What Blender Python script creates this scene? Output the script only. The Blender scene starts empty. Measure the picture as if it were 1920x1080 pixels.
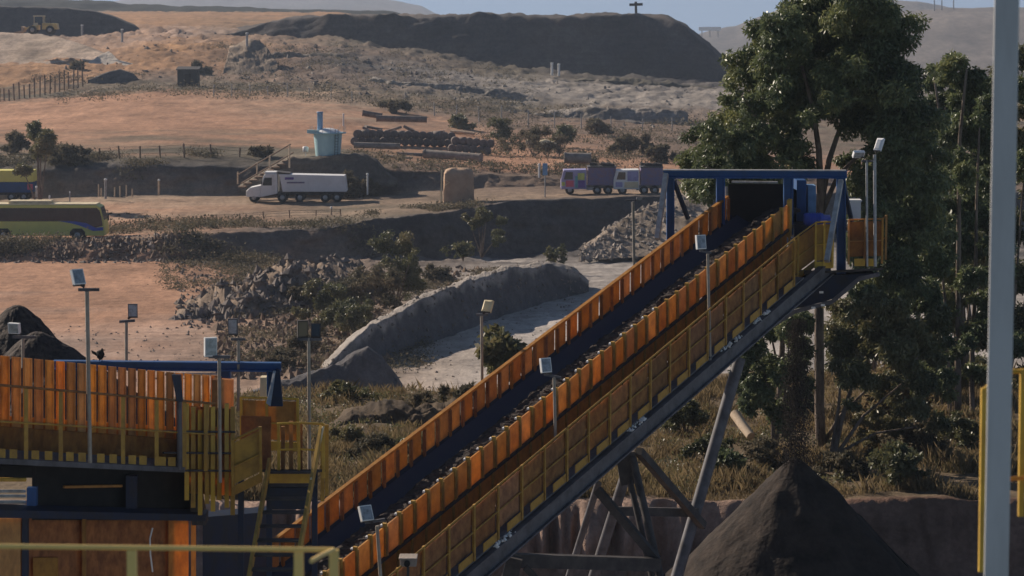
import bpy, math, random
import numpy as np
from mathutils import Vector, Matrix
R = math.radians
random.seed(7)
rng = np.random.default_rng(11)
scene = bpy.context.scene
COL = scene.collection

# ------------------------------------------------------------------ camera
F = 5000.0                       # focal length in photograph pixels
PITCH = math.atan(540 / F)
CZ = 20.0
cp, sp = math.cos(PITCH), math.sin(PITCH)
cam = bpy.data.cameras.new('camera')
cam.sensor_width = 36; cam.lens = 36 * F / 1920
cam.clip_start = 1.0; cam.clip_end = 12000
cam.dof.use_dof = True; cam.dof.focus_distance = 75; cam.dof.aperture_fstop = 4.0
camo = bpy.data.objects.new('camera', cam); COL.objects.link(camo)
camo.location = (0, 0, CZ); camo.rotation_euler = (R(90) - PITCH, 0, 0)
scene.camera = camo

# ------------------------------------------------------------------ light
SUN_DIR = Vector((-0.76, 0.65, 0)).normalized()
SUN_EL = R(28)
world = bpy.data.worlds.new('World'); scene.world = world; world.use_nodes = True
wn = world.node_tree; wn.nodes.clear()
sky = wn.nodes.new('ShaderNodeTexSky'); sky.sky_type = 'NISHITA'; sky.sun_disc = False
sky.sun_elevation = SUN_EL
sky.sun_rotation = math.atan2(SUN_DIR.x, SUN_DIR.y)
sky.air_density = 1.0; sky.dust_density = 0.3; sky.ozone_density = 1.6
bg = wn.nodes.new('ShaderNodeBackground'); bg.inputs['Strength'].default_value = 0.062
wo = wn.nodes.new('ShaderNodeOutputWorld')
wtc = wn.nodes.new('ShaderNodeTexCoord'); wva = wn.nodes.new('ShaderNodeVectorMath'); wva.operation = 'ADD'; wva.inputs[1].default_value = (0, 0, .30)
wvn = wn.nodes.new('ShaderNodeVectorMath'); wvn.operation = 'NORMALIZE'
wn.links.new(wtc.outputs['Generated'], wva.inputs[0]); wn.links.new(wva.outputs[0], wvn.inputs[0]); wn.links.new(wvn.outputs[0], sky.inputs['Vector'])
wn.links.new(sky.outputs[0], bg.inputs[0]); wn.links.new(bg.outputs[0], wo.inputs[0])
sl = bpy.data.lights.new('sun', 'SUN'); sl.energy = 5.0; sl.angle = R(0.5); sl.color = (1.0, 0.87, 0.72)
so = bpy.data.objects.new('sun', sl); COL.objects.link(so)
sdir = Vector((SUN_DIR.x * math.cos(SUN_EL), SUN_DIR.y * math.cos(SUN_EL), math.sin(SUN_EL)))
so.rotation_euler = sdir.to_track_quat('Z', 'Y').to_euler(); so.location = (-60, 60, 90)
scene.view_settings.view_transform = 'Standard'; scene.view_settings.look = 'None'
scene.view_settings.exposure = 0.35; scene.view_settings.gamma = 1.0
scene.cycles.max_bounces = 6; scene.cycles.transparent_max_bounces = 6
scene.cycles.volume_bounces = 0

# ------------------------------------------------------------------ helpers
def at(px, py, Y):
    """point at forward distance Y (metres) seen at photograph pixel px, py"""
    u = (540 - py) / F; x = (px - 960) / F
    d = Vector((x, cp + u * sp, -sp + u * cp)); k = Y / d.y
    return Vector((d.x * k, Y, d.z * k + CZ))

_tab = rng.random((256, 256))
def vnoise(x, y):
    xi = np.floor(x).astype(int); yi = np.floor(y).astype(int); fx = x - xi; fy = y - yi
    fx = fx * fx * (3 - 2 * fx); fy = fy * fy * (3 - 2 * fy)
    a = _tab[xi & 255, yi & 255]; b = _tab[(xi + 1) & 255, yi & 255]
    c = _tab[xi & 255, (yi + 1) & 255]; d = _tab[(xi + 1) & 255, (yi + 1) & 255]
    return (a * (1 - fx) + b * fx) * (1 - fy) + (c * (1 - fx) + d * fx) * fy - 0.5
def fbm(x, y, o=4, g=0.55):
    s = 0; a = 1.0
    for i in range(o):
        s = s + a * vnoise(x * 2 ** i + 17.3 * i, y * 2 ** i + 5.1 * i); a *= g
    return s

def tag(o, label=None, cat=None, group=None, kind=None):
    if label: o['label'] = label
    if cat: o['category'] = cat
    if group: o['group'] = group
    if kind: o['kind'] = kind
    return o
def thing(name, label, cat, loc=(0, 0, 0), group=None, rz=0.0):
    o = bpy.data.objects.new(name, None); COL.objects.link(o)
    o.location = loc; o.rotation_euler = (0, 0, rz); o.empty_display_size = 0.2
    return tag(o, label, cat, group)
def wloc(o):
    v = Vector((0, 0, 0))
    while o is not None:
        v += o.location; o = o.parent
    return v

class MB:
    def __init__(s): s.v = []; s.f = []; s.m = []; s.sm = []
    def add(s, vs, fs, mi=0, smooth=False):
        b = len(s.v); s.v += [tuple(p) for p in vs]
        for f in fs:
            s.f.append(tuple(i + b for i in f)); s.m.append(mi); s.sm.append(smooth)
        return s
    def axes(s, o, a, b, c, mi=0):
        o = Vector(o); a = Vector(a); b = Vector(b); c = Vector(c)
        vs = [o + i * a + j * b + k * c for k in (-.5, .5) for j in (-.5, .5) for i in (-.5, .5)]
        return s.add(vs, [(0, 2, 3, 1), (4, 5, 7, 6), (0, 1, 5, 4), (2, 6, 7, 3), (0, 4, 6, 2), (1, 3, 7, 5)], mi)
    def box(s, x0, x1, y0, y1, z0, z1, mi=0):
        return s.axes(((x0 + x1) / 2, (y0 + y1) / 2, (z0 + z1) / 2), (x1 - x0, 0, 0), (0, y1 - y0, 0), (0, 0, z1 - z0), mi)
    def beam(s, p0, p1, w, h, up=(0, 0, 1), mi=0):
        p0 = Vector(p0); p1 = Vector(p1); d = p1 - p0; u = Vector(up)
        if abs(d.normalized().dot(u)) > 0.98: u = Vector((0, 1, 0))
        sd = d.cross(u).normalized(); u2 = sd.cross(d).normalized()
        return s.axes((p0 + p1) / 2, d, sd * w, u2 * h, mi)
    def ibeam(s, p0, p1, w, h, t=0.03, mi=0):
        p0 = Vector(p0); p1 = Vector(p1); d = (p1 - p0); sd = d.cross(Vector((0, 0, 1))).normalized(); u = sd.cross(d).normalized()
        s.axes((p0 + p1) / 2, d, sd * t, u * (h - 2 * t), mi)
        for q in (-1, 1): s.axes((p0 + p1) / 2 + u * q * (h / 2 - t / 2), d, sd * w, u * t, mi)
        return s
    def tube(s, pts, rad, n=8, mi=0, caps=True):
        pts = [Vector(p) for p in pts]
        if not hasattr(rad, '__len__'): rad = [rad] * len(pts)
        vs = []; fs = []
        for i, p in enumerate(pts):
            d = (pts[min(i + 1, len(pts) - 1)] - pts[max(i - 1, 0)]).normalized()
            a = d.orthogonal().normalized() if i == 0 else (a - d * a.dot(d)).normalized()
            b = d.cross(a)
            for k in range(n):
                t = 2 * math.pi * k / n; vs.append(p + (a * math.cos(t) + b * math.sin(t)) * rad[i])
        for i in range(len(pts) - 1):
            for k in range(n):
                k2 = (k + 1) % n; fs.append((i * n + k, i * n + k2, (i + 1) * n + k2, (i + 1) * n + k))
        s.add(vs, fs, mi, True)
        if caps: s.add(vs[:n][::-1], [tuple(range(n))], mi); s.add(vs[-n:], [tuple(range(n))], mi)
        return s
    def lathe(s, c, prof, n=16, mi=0, axis='z'):
        vs = []; fs = []; c = Vector(c)
        for r, h in prof:
            for k in range(n):
                t = 2 * math.pi * k / n
                q = (r * math.cos(t), r * math.sin(t), h)
                if axis == 'y': q = (q[0], q[2], -q[1])
                if axis == 'x': q = (q[2], q[0], q[1])
                vs.append(c + Vector(q))
        for i in range(len(prof) - 1):
            for k in range(n):
                k2 = (k + 1) % n; fs.append((i * n + k, i * n + k2, (i + 1) * n + k2, (i + 1) * n + k))
        s.add(vs, fs, mi, n > 10)
        s.add(vs[:n], [tuple(range(n))[::-1]], mi); s.add(vs[-n:], [tuple(range(n))], mi)
        return s
    def prism(s, pts, ext, mi=0):
        n = len(pts); pts = [Vector(p) for p in pts]; e = Vector(ext)
        vs = pts + [p + e for p in pts]
        return s.add(vs, [tuple(range(n))[::-1], tuple(range(n, 2 * n))] + [(i, (i + 1) % n, (i + 1) % n + n, i + n) for i in range(n)], mi)
    def build(s, name, mats, parent=None, local=False, bevel=0):
        if not isinstance(mats, (list, tuple)): mats = [mats]
        off = Vector((0, 0, 0)) if (local or parent is None) else wloc(parent)
        me = bpy.data.meshes.new(name)
        me.from_pydata([(p[0] - off.x, p[1] - off.y, p[2] - off.z) for p in s.v], [], s.f)
        for m in mats: me.materials.append(m)
        me.polygons.foreach_set('material_index', s.m); me.polygons.foreach_set('use_smooth', s.sm)
        me.update()
        o = bpy.data.objects.new(name, me); COL.objects.link(o)
        if parent: o.parent = parent
        if bevel:
            b = o.modifiers.new('bevel', 'BEVEL'); b.width = bevel; b.segments = 2; b.limit_method = 'ANGLE'
        return o

def copy_thing(root, loc, label=None, rz=None):
    c = root.copy(); COL.objects.link(c); c.location = loc
    if rz is not None: c.rotation_euler = (0, 0, rz)
    if label: c['label'] = label
    def rec(o, n):
        for ch in list(o.children):
            d = ch.copy(); COL.objects.link(d); d.parent = n; rec(ch, d)
    rec(root, c)
    return c

def np_mesh(name, verts, quads, mats, smooth=False, colors=None, parent=None, k=4):
    verts = np.asarray(verts, np.float32)
    if parent is not None: verts = verts - np.array(wloc(parent), np.float32)
    me = bpy.data.meshes.new(name); nq = len(quads)
    me.vertices.add(len(verts)); me.vertices.foreach_set('co', verts.ravel())
    me.loops.add(nq * k); me.loops.foreach_set('vertex_index', np.asarray(quads, np.int32).ravel())
    me.polygons.add(nq); me.polygons.foreach_set('loop_start', np.arange(0, nq * k, k, dtype=np.int32))
    me.polygons.foreach_set('use_smooth', np.full(nq, smooth))
    for m in (mats if isinstance(mats, (list, tuple)) else [mats]): me.materials.append(m)
    if colors is not None:
        a = me.color_attributes.new('soil', 'FLOAT_COLOR', 'POINT')
        c4 = np.ones((len(verts), 4), np.float32); c4[:, :3] = colors
        a.data.foreach_set('color', c4.ravel())
    me.update(calc_edges=True); me.validate()
    o = bpy.data.objects.new(name, me); COL.objects.link(o)
    if parent: o.parent = parent
    return o

def grid_quads(nr, nc):
    i = np.arange(nr - 1)[:, None] * nc + np.arange(nc - 1)[None, :]
    return np.stack([i, i + 1, i + nc + 1, i + nc], -1).reshape(-1, 4)

# ------------------------------------------------------------------ materials
def mat(name, c1, c2=None, rough=0.7, metal=0.0, scale=3.0, lo=0.42, hi=0.62, bump=0.0, bscale=20.0, spec=0.3, stretch=(1, 1, 1), detail=6, trans=0.0, vary=0.0):
    m = bpy.data.materials.new(name); m.use_nodes = True; nt = m.node_tree; b = nt.nodes['Principled BSDF']
    b.inputs['Roughness'].default_value = rough; b.inputs['Metallic'].default_value = metal
    b.inputs['Specular IOR Level'].default_value = spec
    tc = nt.nodes.new('ShaderNodeTexCoord'); mp = nt.nodes.new('ShaderNodeMapping')
    mp.inputs['Scale'].default_value = stretch; nt.links.new(tc.outputs['Object'], mp.inputs['Vector'])
    if c2 is None: c2 = tuple(x * 0.7 for x in c1)
    nz = nt.nodes.new('ShaderNodeTexNoise'); nz.inputs['Scale'].default_value = scale; nz.inputs['Detail'].default_value = detail; nz.inputs['Roughness'].default_value = 0.65
    nt.links.new(mp.outputs[0], nz.inputs['Vector'])
    rp = nt.nodes.new('ShaderNodeValToRGB'); rp.color_ramp.elements[0].position = lo; rp.color_ramp.elements[1].position = hi
    rp.color_ramp.elements[0].color = (*c1, 1); rp.color_ramp.elements[1].color = (*c2, 1)
    nt.links.new(nz.outputs['Fac'], rp.inputs[0]); csock = rp.outputs[0]
    if vary:
        oi = nt.nodes.new('ShaderNodeObjectInfo'); hv = nt.nodes.new('ShaderNodeHueSaturation')
        for sk, lo_, hi_ in (('Value', 1 - vary, 1 + vary * .6), ('Saturation', .86, 1.02), ('Hue', .497, .511)):
            mr = nt.nodes.new('ShaderNodeMapRange'); mr.inputs['To Min'].default_value = lo_; mr.inputs['To Max'].default_value = hi_
            m3 = nt.nodes.new('ShaderNodeMath'); m3.operation = 'MULTIPLY'; m3.inputs[1].default_value = {'Value': 1, 'Saturation': 7.3, 'Hue': 13.7}[sk]
            fr_ = nt.nodes.new('ShaderNodeMath'); fr_.operation = 'FRACT'
            nt.links.new(oi.outputs['Random'], m3.inputs[0]); nt.links.new(m3.outputs[0], fr_.inputs[0]); nt.links.new(fr_.outputs[0], mr.inputs['Value']); nt.links.new(mr.outputs[0], hv.inputs[sk])
        nt.links.new(csock, hv.inputs['Color']); csock = hv.outputs[0]
        vd = nt.nodes.new('ShaderNodeVectorMath'); vd.operation = 'ADD'; nt.links.new(mp.outputs[0], vd.inputs[0]); nt.links.new(oi.outputs['Location'], vd.inputs[1]); nt.links.new(vd.outputs[0], nz.inputs['Vector'])
    nt.links.new(csock, b.inputs['Base Color'])
    if bump:
        n2 = nt.nodes.new('ShaderNodeTexNoise'); n2.inputs['Scale'].default_value = bscale; n2.inputs['Detail'].default_value = 8
        nt.links.new(mp.outputs[0], n2.inputs['Vector'])
        bp = nt.nodes.new('ShaderNodeBump'); bp.inputs['Strength'].default_value = bump; bp.inputs['Distance'].default_value = 0.1
        nt.links.new(n2.outputs['Fac'], bp.inputs['Height']); nt.links.new(bp.outputs[0], b.inputs['Normal'])
    if trans:                # expanded-metal mesh: part of the light passes through
        tr = nt.nodes.new('ShaderNodeBsdfTranslucent'); nt.links.new(csock, tr.inputs['Color'])
        ms = nt.nodes.new('ShaderNodeMixShader'); ms.inputs[0].default_value = trans
        nt.links.new(b.outputs[0], ms.inputs[1]); nt.links.new(tr.outputs[0], ms.inputs[2])
        nt.links.new(ms.outputs[0], nt.nodes['Material Output'].inputs['Surface'])
    return m

def soil_mat():
    m = bpy.data.materials.new('soil'); m.use_nodes = True; nt = m.node_tree; b = nt.nodes['Principled BSDF']
    b.inputs['Roughness'].default_value = 0.95; b.inputs['Specular IOR Level'].default_value = 0.1
    at_ = nt.nodes.new('ShaderNodeAttribute'); at_.attribute_name = 'soil'
    ge = nt.nodes.new('ShaderNodeNewGeometry')
    prev = at_.outputs['Color']
    for sc, st, lo, hi, fac in ((1.1, (.05, 1, 1), 0.8, 1.12, 1), (0.07, (1, .6, 1), 0.68, 1.15, 1), (0.25, (1, .35, 1), 0.72, 1.22, 1), (1.6, (1, .5, 1), 0.75, 1.2, 1), (7.0, (1, 1, 1), 0.8, 1.15, 1)):
        mp = nt.nodes.new('ShaderNodeMapping'); mp.inputs['Scale'].default_value = st; nt.links.new(ge.outputs['Position'], mp.inputs['Vector'])
        nz = nt.nodes.new('ShaderNodeTexNoise'); nz.inputs['Scale'].default_value = sc; nz.inputs['Detail'].default_value = 5; nz.inputs['Roughness'].default_value = 0.7
        nt.links.new(mp.outputs[0], nz.inputs['Vector'])
        mr = nt.nodes.new('ShaderNodeMapRange'); mr.inputs['From Min'].default_value = 0.3; mr.inputs['From Max'].default_value = 0.7
        mr.inputs['To Min'].default_value = lo; mr.inputs['To Max'].default_value = hi; nt.links.new(nz.outputs['Fac'], mr.inputs['Value'])
        mx = nt.nodes.new('ShaderNodeMix'); mx.data_type = 'RGBA'; mx.blend_type = 'MULTIPLY'; mx.inputs[0].default_value = fac
        nt.links.new(prev, mx.inputs[6]); nt.links.new(mr.outputs[0], mx.inputs[7]); prev = mx.outputs[2]
    nt.links.new(prev, b.inputs['Base Color'])
    n2 = nt.nodes.new('ShaderNodeTexNoise'); n2.inputs['Scale'].default_value = 1.2; n2.inputs['Detail'].default_value = 8; n2.inputs['Roughness'].default_value = 0.7
    nt.links.new(ge.outputs['Position'], n2.inputs['Vector'])
    bp = nt.nodes.new('ShaderNodeBump'); bp.inputs['Strength'].default_value = 0.5; bp.inputs['Distance'].default_value = 0.4
    nt.links.new(n2.outputs['Fac'], bp.inputs['Height']); nt.links.new(bp.outputs[0], b.inputs['Normal'])
    return m

def leaf_mat(name, cols, trans=0.3, rough=0.45, scale=0.35, spec=0.4):
    m = bpy.data.materials.new(name); m.use_nodes = True; nt = m.node_tree; b = nt.nodes['Principled BSDF']
    b.inputs['Roughness'].default_value = rough; b.inputs['Specular IOR Level'].default_value = spec
    ge = nt.nodes.new('ShaderNodeNewGeometry'); nz = nt.nodes.new('ShaderNodeTexNoise'); nz.inputs['Scale'].default_value = scale; nz.inputs['Detail'].default_value = 3
    nt.links.new(ge.outputs['Position'], nz.inputs['Vector'])
    ad = nt.nodes.new('ShaderNodeMath'); ad.operation = 'MULTIPLY_ADD'; ad.inputs[1].default_value = 0.45
    nt.links.new(ge.outputs['Random Per Island'], ad.inputs[0])
    mm = nt.nodes.new('ShaderNodeMath'); mm.operation = 'MULTIPLY_ADD'; mm.inputs[1].default_value = 1.6; mm.inputs[2].default_value = -0.5
    nt.links.new(nz.outputs['Fac'], mm.inputs[0]); nt.links.new(mm.outputs[0], ad.inputs[2])
    rp = nt.nodes.new('ShaderNodeValToRGB'); els = rp.color_ramp.elements
    els[0].position = 0.1; els[1].position = 0.9; els[0].color = (*cols[0], 1); els[1].color = (*cols[-1], 1)
    for i, c in enumerate(cols[1:-1]):
        e = els.new(0.1 + 0.8 * (i + 1) / (len(cols) - 1)); e.color = (*c, 1)
    nt.links.new(ad.outputs[0], rp.inputs[0]); nt.links.new(rp.outputs[0], b.inputs['Base Color'])
    tr = nt.nodes.new('ShaderNodeBsdfTranslucent'); nt.links.new(rp.outputs[0], tr.inputs['Color'])
    ms = nt.nodes.new('ShaderNodeMixShader'); ms.inputs[0].default_value = trans
    out = nt.nodes['Material Output']
    nt.links.new(b.outputs[0], ms.inputs[1]); nt.links.new(tr.outputs[0], ms.inputs[2]); nt.links.new(ms.outputs[0], out.inputs['Surface'])
    return m

M = dict(
    soil=soil_mat(),
    orange=mat('weathered_orange_paint', (.68, .325, .066), (.44, .19, .046), 0.7, scale=5.0, stretch=(1, 1, .8), lo=.35, hi=.7, bump=.1, trans=.42, vary=.3),
    orange2=mat('dusty_orange_paint', (.62, .295, .058), (.38, .165, .04), 0.7, scale=4.5, stretch=(1, 1, .8), lo=.35, hi=.7, bump=.1, trans=.35, vary=.3),
    rust=mat('rusty_brown_mesh', (.46, .19, .045), (.24, .09, .026), 0.8, scale=5.0, stretch=(1, 1, .8), lo=.35, hi=.65, bump=.2, trans=.3, vary=.3),
    yellow=mat('safety_yellow_paint', (.60, .37, .05), (.36, .2, .04), 0.6, scale=2.5, lo=.42, hi=.75),
    amber=mat('grimy_amber_paint', (.42, .235, .04), (.22, .11, .025), 0.65, scale=5, lo=.4, hi=.68),
    yellow3=mat('worn_yellow_rail_paint', (.85, .60, .20), (.7, .46, .17), 0.55, scale=3.0, lo=.45, hi=.8),
    yellow2=mat('faded_yellow_paint', (.46, .265, .045), (.26, .14, .03), 0.65, scale=3.5, lo=.4, hi=.7),
    blue=mat('blue_steel_paint', (.012, .07, .22), (.02, .06, .14), 0.5, scale=2.0, lo=.4, hi=.75),
    navy=mat('sky_tinted_rubber', (.02, .026, .06), (.035, .038, .06), 0.6, scale=1.5, lo=.3, hi=.8),  # bluish sky reflection is put into the belt colour
    dkblue=mat('dark_blue_paint', (.01, .02, .05), (.018, .02, .03), 0.6),
    steel=mat('dusty_grey_steel', (.13, .125, .135), (.06, .055, .058), 0.65, .1, scale=3.0, lo=.4, hi=.7),
    dksteel=mat('dark_steel', (.035, .03, .03), (.07, .06, .055), 0.7, scale=3.0),
    galv=mat('galvanised_steel', (.42, .41, .40), (.27, .26, .25), 0.5, .3, scale=4.0),
    pole=mat('tan_painted_pole', (.36, .31, .25), (.25, .21, .17), 0.6, scale=3.0),
    white=mat('white_paint', (.75, .74, .72), (.5, .47, .43), 0.5, scale=1.5, lo=.5, hi=.85),
    greywhite=mat('grey_white_paint', (.78, .77, .77), (.66, .65, .64), 0.5, scale=1.2, lo=.35, hi=.8),
    cream=mat('cream_paint', (.72, .60, .38), (.55, .45, .28), 0.5, scale=1.5),
    black=mat('black_rubber', (.015, .015, .015), (.03, .028, .025), 0.8),
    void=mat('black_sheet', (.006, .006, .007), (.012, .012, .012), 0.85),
    ore=mat('dark_ore', (.035, .028, .026), (.085, .066, .056), 0.9, scale=6.0, lo=.35, hi=.7, bump=1.0, bscale=9.0, spec=.15),
    ore2=mat('brown_ore', (.02, .016, .014), (.055, .041, .033), 0.95, scale=2.0, lo=.35, hi=.7, bump=.6, bscale=6.0, spec=.15),
    glass=mat('dark_glass', (.02, .025, .03), (.03, .035, .04), 0.12, spec=.6),
    colgrey=mat('dusty_pale_column_paint', (.56, .55, .54), (.44, .43, .42), 0.55, scale=1.6, lo=.4, hi=.75, stretch=(3, 3, .6)),
    lens=mat('floodlight_lens', (.30, .33, .36), (.16, .18, .2), 0.2, spec=.7, scale=8),
    olivey=mat('olive_yellow_paint', (.78, .70, .18), (.66, .58, .18), 0.5, scale=.8, lo=.4, hi=.8),
    busblue=mat('bus_blue', (.06, .10, .48), (.07, .11, .38), 0.4),
    loader=mat('loader_yellow', (.70, .50, .16), (.5, .36, .14), 0.5, scale=1.5),
    aqua=mat('pale_aqua_tank', (.40, .60, .62), (.26, .42, .46), 0.5, scale=.9, lo=.4, hi=.75, stretch=(1, 1, .3)),
    sky_blue=mat('sky_blue_paint', (.22, .38, .58), (.16, .28, .45), 0.5),
    concrete=mat('weathered_concrete', (.33, .28, .24), (.2, .17, .145), 0.9, scale=1.2, bump=.3),
    dkconc=mat('dark_concrete', (.21, .17, .15), (.12, .10, .085), 0.9, scale=1.5, bump=.3),
    tan=mat('tan_tarpaulin', (.44, .30, .2), (.36, .24, .16), 0.85, scale=.9, bump=.3, bscale=2.5),
    wood=mat('weathered_wood', (.24, .16, .11), (.14, .095, .065), 0.9, scale=5.0, stretch=(3, 3, .5)),
    palewood=mat('pale_timber', (.6, .47, .34), (.45, .33, .22), 0.9, scale=3.0),
    dkgreen=mat('dark_green_shed', (.035, .042, .04), (.05, .05, .045), 0.8),
    bark=mat('eucalyptus_bark', (.24, .185, .145), (.09, .065, .05), 0.9, scale=2.5, stretch=(2, 2, .5), bump=.5, bscale=10),
    purple=mat('purple_paint', (.16, .10, .34), (.11, .07, .24), 0.5), pink=mat('pink_paint', (.60, .12, .18), None, 0.5),
    lime=mat('lime_paint', (.55, .60, .16), None, 0.5), teal=mat('teal_paint', (.12, .35, .42), None, 0.5),
    lilac=mat('lilac_paint', (.36, .34, .55), (.28, .26, .45), 0.5), violet=mat('dark_violet_box', (.17, .15, .27), (.22, .15, .2), 0.6),
    leaf=leaf_mat('eucalyptus_leaf', [(.05, .064, .032), (.095, .12, .055), (.15, .175, .08), (.25, .25, .10)]),
    leaf2=leaf_mat('olive_leaf', [(.055, .064, .03), (.10, .105, .048), (.155, .145, .065), (.20, .16, .075)]),
    leaf3=leaf_mat('dusty_scrub_leaf', [(.06, .055, .036), (.10, .09, .058), (.15, .125, .08), (.22, .17, .11)], spec=.15, rough=.7),
    grass=leaf_mat('dry_grass', [(.09, .07, .035), (.17, .125, .065), (.27, .2, .11), (.13, .115, .05)], .35, .8, .25, .1),
)

# ------------------------------------------------------------------ terrain
red = (.46, .255, .16); org = (.40, .225, .12); gry = (.33, .29, .255); dk = (.095, .085, .083); ol = (.15, .125, .09); br = (.23, .165, .125); pk = (.42, .29, .225); dry = (.17, .125, .08); tanc = (.36, .26, .185)
C = [-700, 0, 300, 640, 960, 1280, 1600, 1920, 2620]
def c9(*a): return [a[0]] + list(a) + [a[-1]]
ROWS = []   # (Y[9], py[9], colour[9], roughness[9], subdivisions to next row)
def row(Y, py, col, rough, sub):
    f = lambda q: c9(*q) if isinstance(q, list) else [q] * 9
    ROWS.append((f(Y), f(py), f(col), f(rough), sub))
def drow(Y, drop, col, rough, sub): row(Y, F * drop / Y, col, rough, sub)
drow(6, 17.5, pk, .1, 10)
drow(50, 16.6, pk, .1, 16)
dust = (.46, .41, .37); wrm = (.24, .145, .105)
row(69.0, 1085, [pk, pk, pk, pk, pk, wrm, wrm], .08, 14)
row(70.4, 938, [pk, pk, pk, pk, pk, wrm, wrm], .05, 2)
row(70.9, 934, dry, .12, 24)
row([95, 95, 95, 95, 100, 100, 100], [742, 742, 742, 742, 705, 690, 690], dry, .25, 10)
drow(110, 22.5, gry, .3, 12)
row(150, 738, [pk, pk, tanc, dust, dust, dust, dust], .06, 40)
row(205, [545, 545, 545, 545, 540, 540, 540], [red, red, br, dust, dust, dust, dust], [.05, .05, .5, .15, .1, .1, .1], 40)
row([228, 228, 238, 258, 264, 264, 264], [490, 490, 486, 474, 455, 450, 450], [red, red, br, dk, dk, dk, dk], [.1, .1, .5, .25, .2, .2, .2], 14)
row([231, 231, 241, 261.5, 267.5, 267.5, 267.5], [457, 445, 424, 378, 366, 360, 360], [br, br, dk, dk, dk, dk, dk], [.3, .3, .3, .15, .1, .1, .1], 12)
row([240, 240, 250, 266, 271, 271, 271], [448, 437, 416, 373, 362, 356, 356], [red, red, ol, tanc, tanc, br, br], .12, 24)
row(283, [373, 364, 366, 350, 350, 348, 348], [tanc, tanc, tanc, br, br, br, br], .1, 10)
row(285.2, [325, 311, 312, 332, 332, 332, 332], [dk, dk, dk, br, br, br, br], .25, 8)
row(291, [300, 292, 296, 316, 320, 325, 325], [ol, ol, ol, red, red, red, red], .1, 40)
row(345, [244, 236, 240, 272, 288, 290, 290], [red, red, red, red, br, br, br], .08, 34)
row(415, [196, 179, 186, 226, 236, 240, 240], [red, red, tanc, br, br, ol, ol], .25, 20)
row(440, [182, 166, 166, 202, 222, 225, 225], [ol, ol, ol, ol, br, br, br], .5, 16)
row(460, [158, 147, 150, 178, 196, 205, 205], [org, br, br, gry, gry, gry, gry], .45, 24)
row(485, [124, 128, 120, 152, 172, 180, 180], [org, org, dk, gry, gry, gry, gry], .5, 24)
row(520, [108, 84, 84, 138, 160, 165, 165], [pk, org, br, ol, dk, dk, dk], .6, 20)
row(570, [74, 58, 62, 110, 140, 150, 150], [br, pk, ol, dk, dk, dk, dk], .8, 14)
row(640, [46, 45, 50, 80, 120, 130, 130], [org, org, ol, dk, dk, dk, dk], .3, 12)
row(900, [24, 23, 24, 70, 130, 140, 140], [org, org, org, br, br, br, br], .3, 8)
row(1300, [22, 22, 23, 70, 130, 140, 140], ol, .5, 8)
row(3300, [24, 24, 26, 60, 90, 90, 90], ol, 2.0, 6)
row(4300, [26, 26, 28, 60, 90, 90, 90], ol, 2.0, 0)

def _prof(px):
    Yk = np.array([np.interp(px, C, r[0]) for r in ROWS]); pk_ = np.array([np.interp(px, C, r[1]) for r in ROWS])
    u = (540 - pk_) / F; z = (-sp + u * cp) / (cp + u * sp) * Yk + CZ
    return Yk, z
def rills(x, Y, z): return fbm(x * 2.2, Y * .4 + 3, 3)
def disp(x, Y, rough):
    return rough * (1.3 * fbm(x * .16, Y * .16, 3) + 1.1 * fbm(x * .55 + 9, Y * .55, 3) + .55 * fbm(x * 1.7 + 3, Y * 1.7, 2)) + 0.03 * fbm(x * 1.3, Y * 1.3, 2)
def gz(x, Y):
    px = 960 + F * x / Y
    Yk, zk = _prof(np.array([px])); Yk = Yk[:, 0]; zk = zk[:, 0]
    rk = np.array([np.interp(px, C, r[3]) for r in ROWS])
    return float(np.interp(Y, Yk, zk) + disp(np.array([x]), np.array([float(Y)]), np.interp(Y, Yk, rk))[0])
def gp(px, Y):
    x = (px - 960) / F * Y; return Vector((x, Y, gz(x, Y)))
def gza(xs, Ys): return np.array([gz(a, b) for a, b in zip(xs, Ys)])

tpx = np.concatenate([np.arange(-700, -60, 40), np.arange(-60, 1980, 5), np.arange(1980, 2660, 40)]).astype(float)
vs = []; cs = []; Yk, zk = _prof(tpx)
colk = np.array([[[np.interp(p, C, [c[i] for c in r[2]]) for i in range(3)] for p in tpx] for r in ROWS])
rk = np.array([np.interp(tpx, C, r[3]) for r in ROWS]); tx = (tpx - 960) / F
for k in range(len(ROWS)):
    n = ROWS[k][4]
    for j in range(n if k < len(ROWS) - 1 else 1):
        t = j / max(n, 1); k2 = min(k + 1, len(ROWS) - 1)
        Y = Yk[k] * (1 - t) + Yk[k2] * t; z = zk[k] * (1 - t) + zk[k2] * t
        x = tx * Y; rg = rk[k] * (1 - t) + rk[k2] * t
        wob = np.clip(t + 0.9 * fbm(x * .09 + 40, Y * .2, 3), 0, 1)[:, None] if k > 6 else t
        c = colk[k] * (1 - wob) + colk[k2] * wob
        tr_ = np.abs(fbm(x * .035 + 11, Y * .16, 3)); c = c * (1 - .22 * np.exp(-(tr_ / .035) ** 2))[:, None] if k in (7, 8, 11, 14, 15) else c
        dY = np.zeros_like(Y)
        if k == 2: dY = np.interp(x, [3, 6], [2.0, .5]) * rills(x, Y, z) * math.sin(math.pi * t) ** .6
        if k in (9, 12): dY = 1.2 * fbm(x * .5, z, 3) * math.sin(math.pi * t)
        vs.append(np.stack([x, Y + dY, z + disp(x, Y, rg)], -1)); cs.append(c)
terr = np_mesh('ground', np.concatenate(vs), grid_quads(len(vs), len(tpx)), M['soil'], True, np.concatenate(cs))
tag(terr, 'terraced reddish bare ground of the open mine', 'ground', kind='structure')

LG = {}
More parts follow.
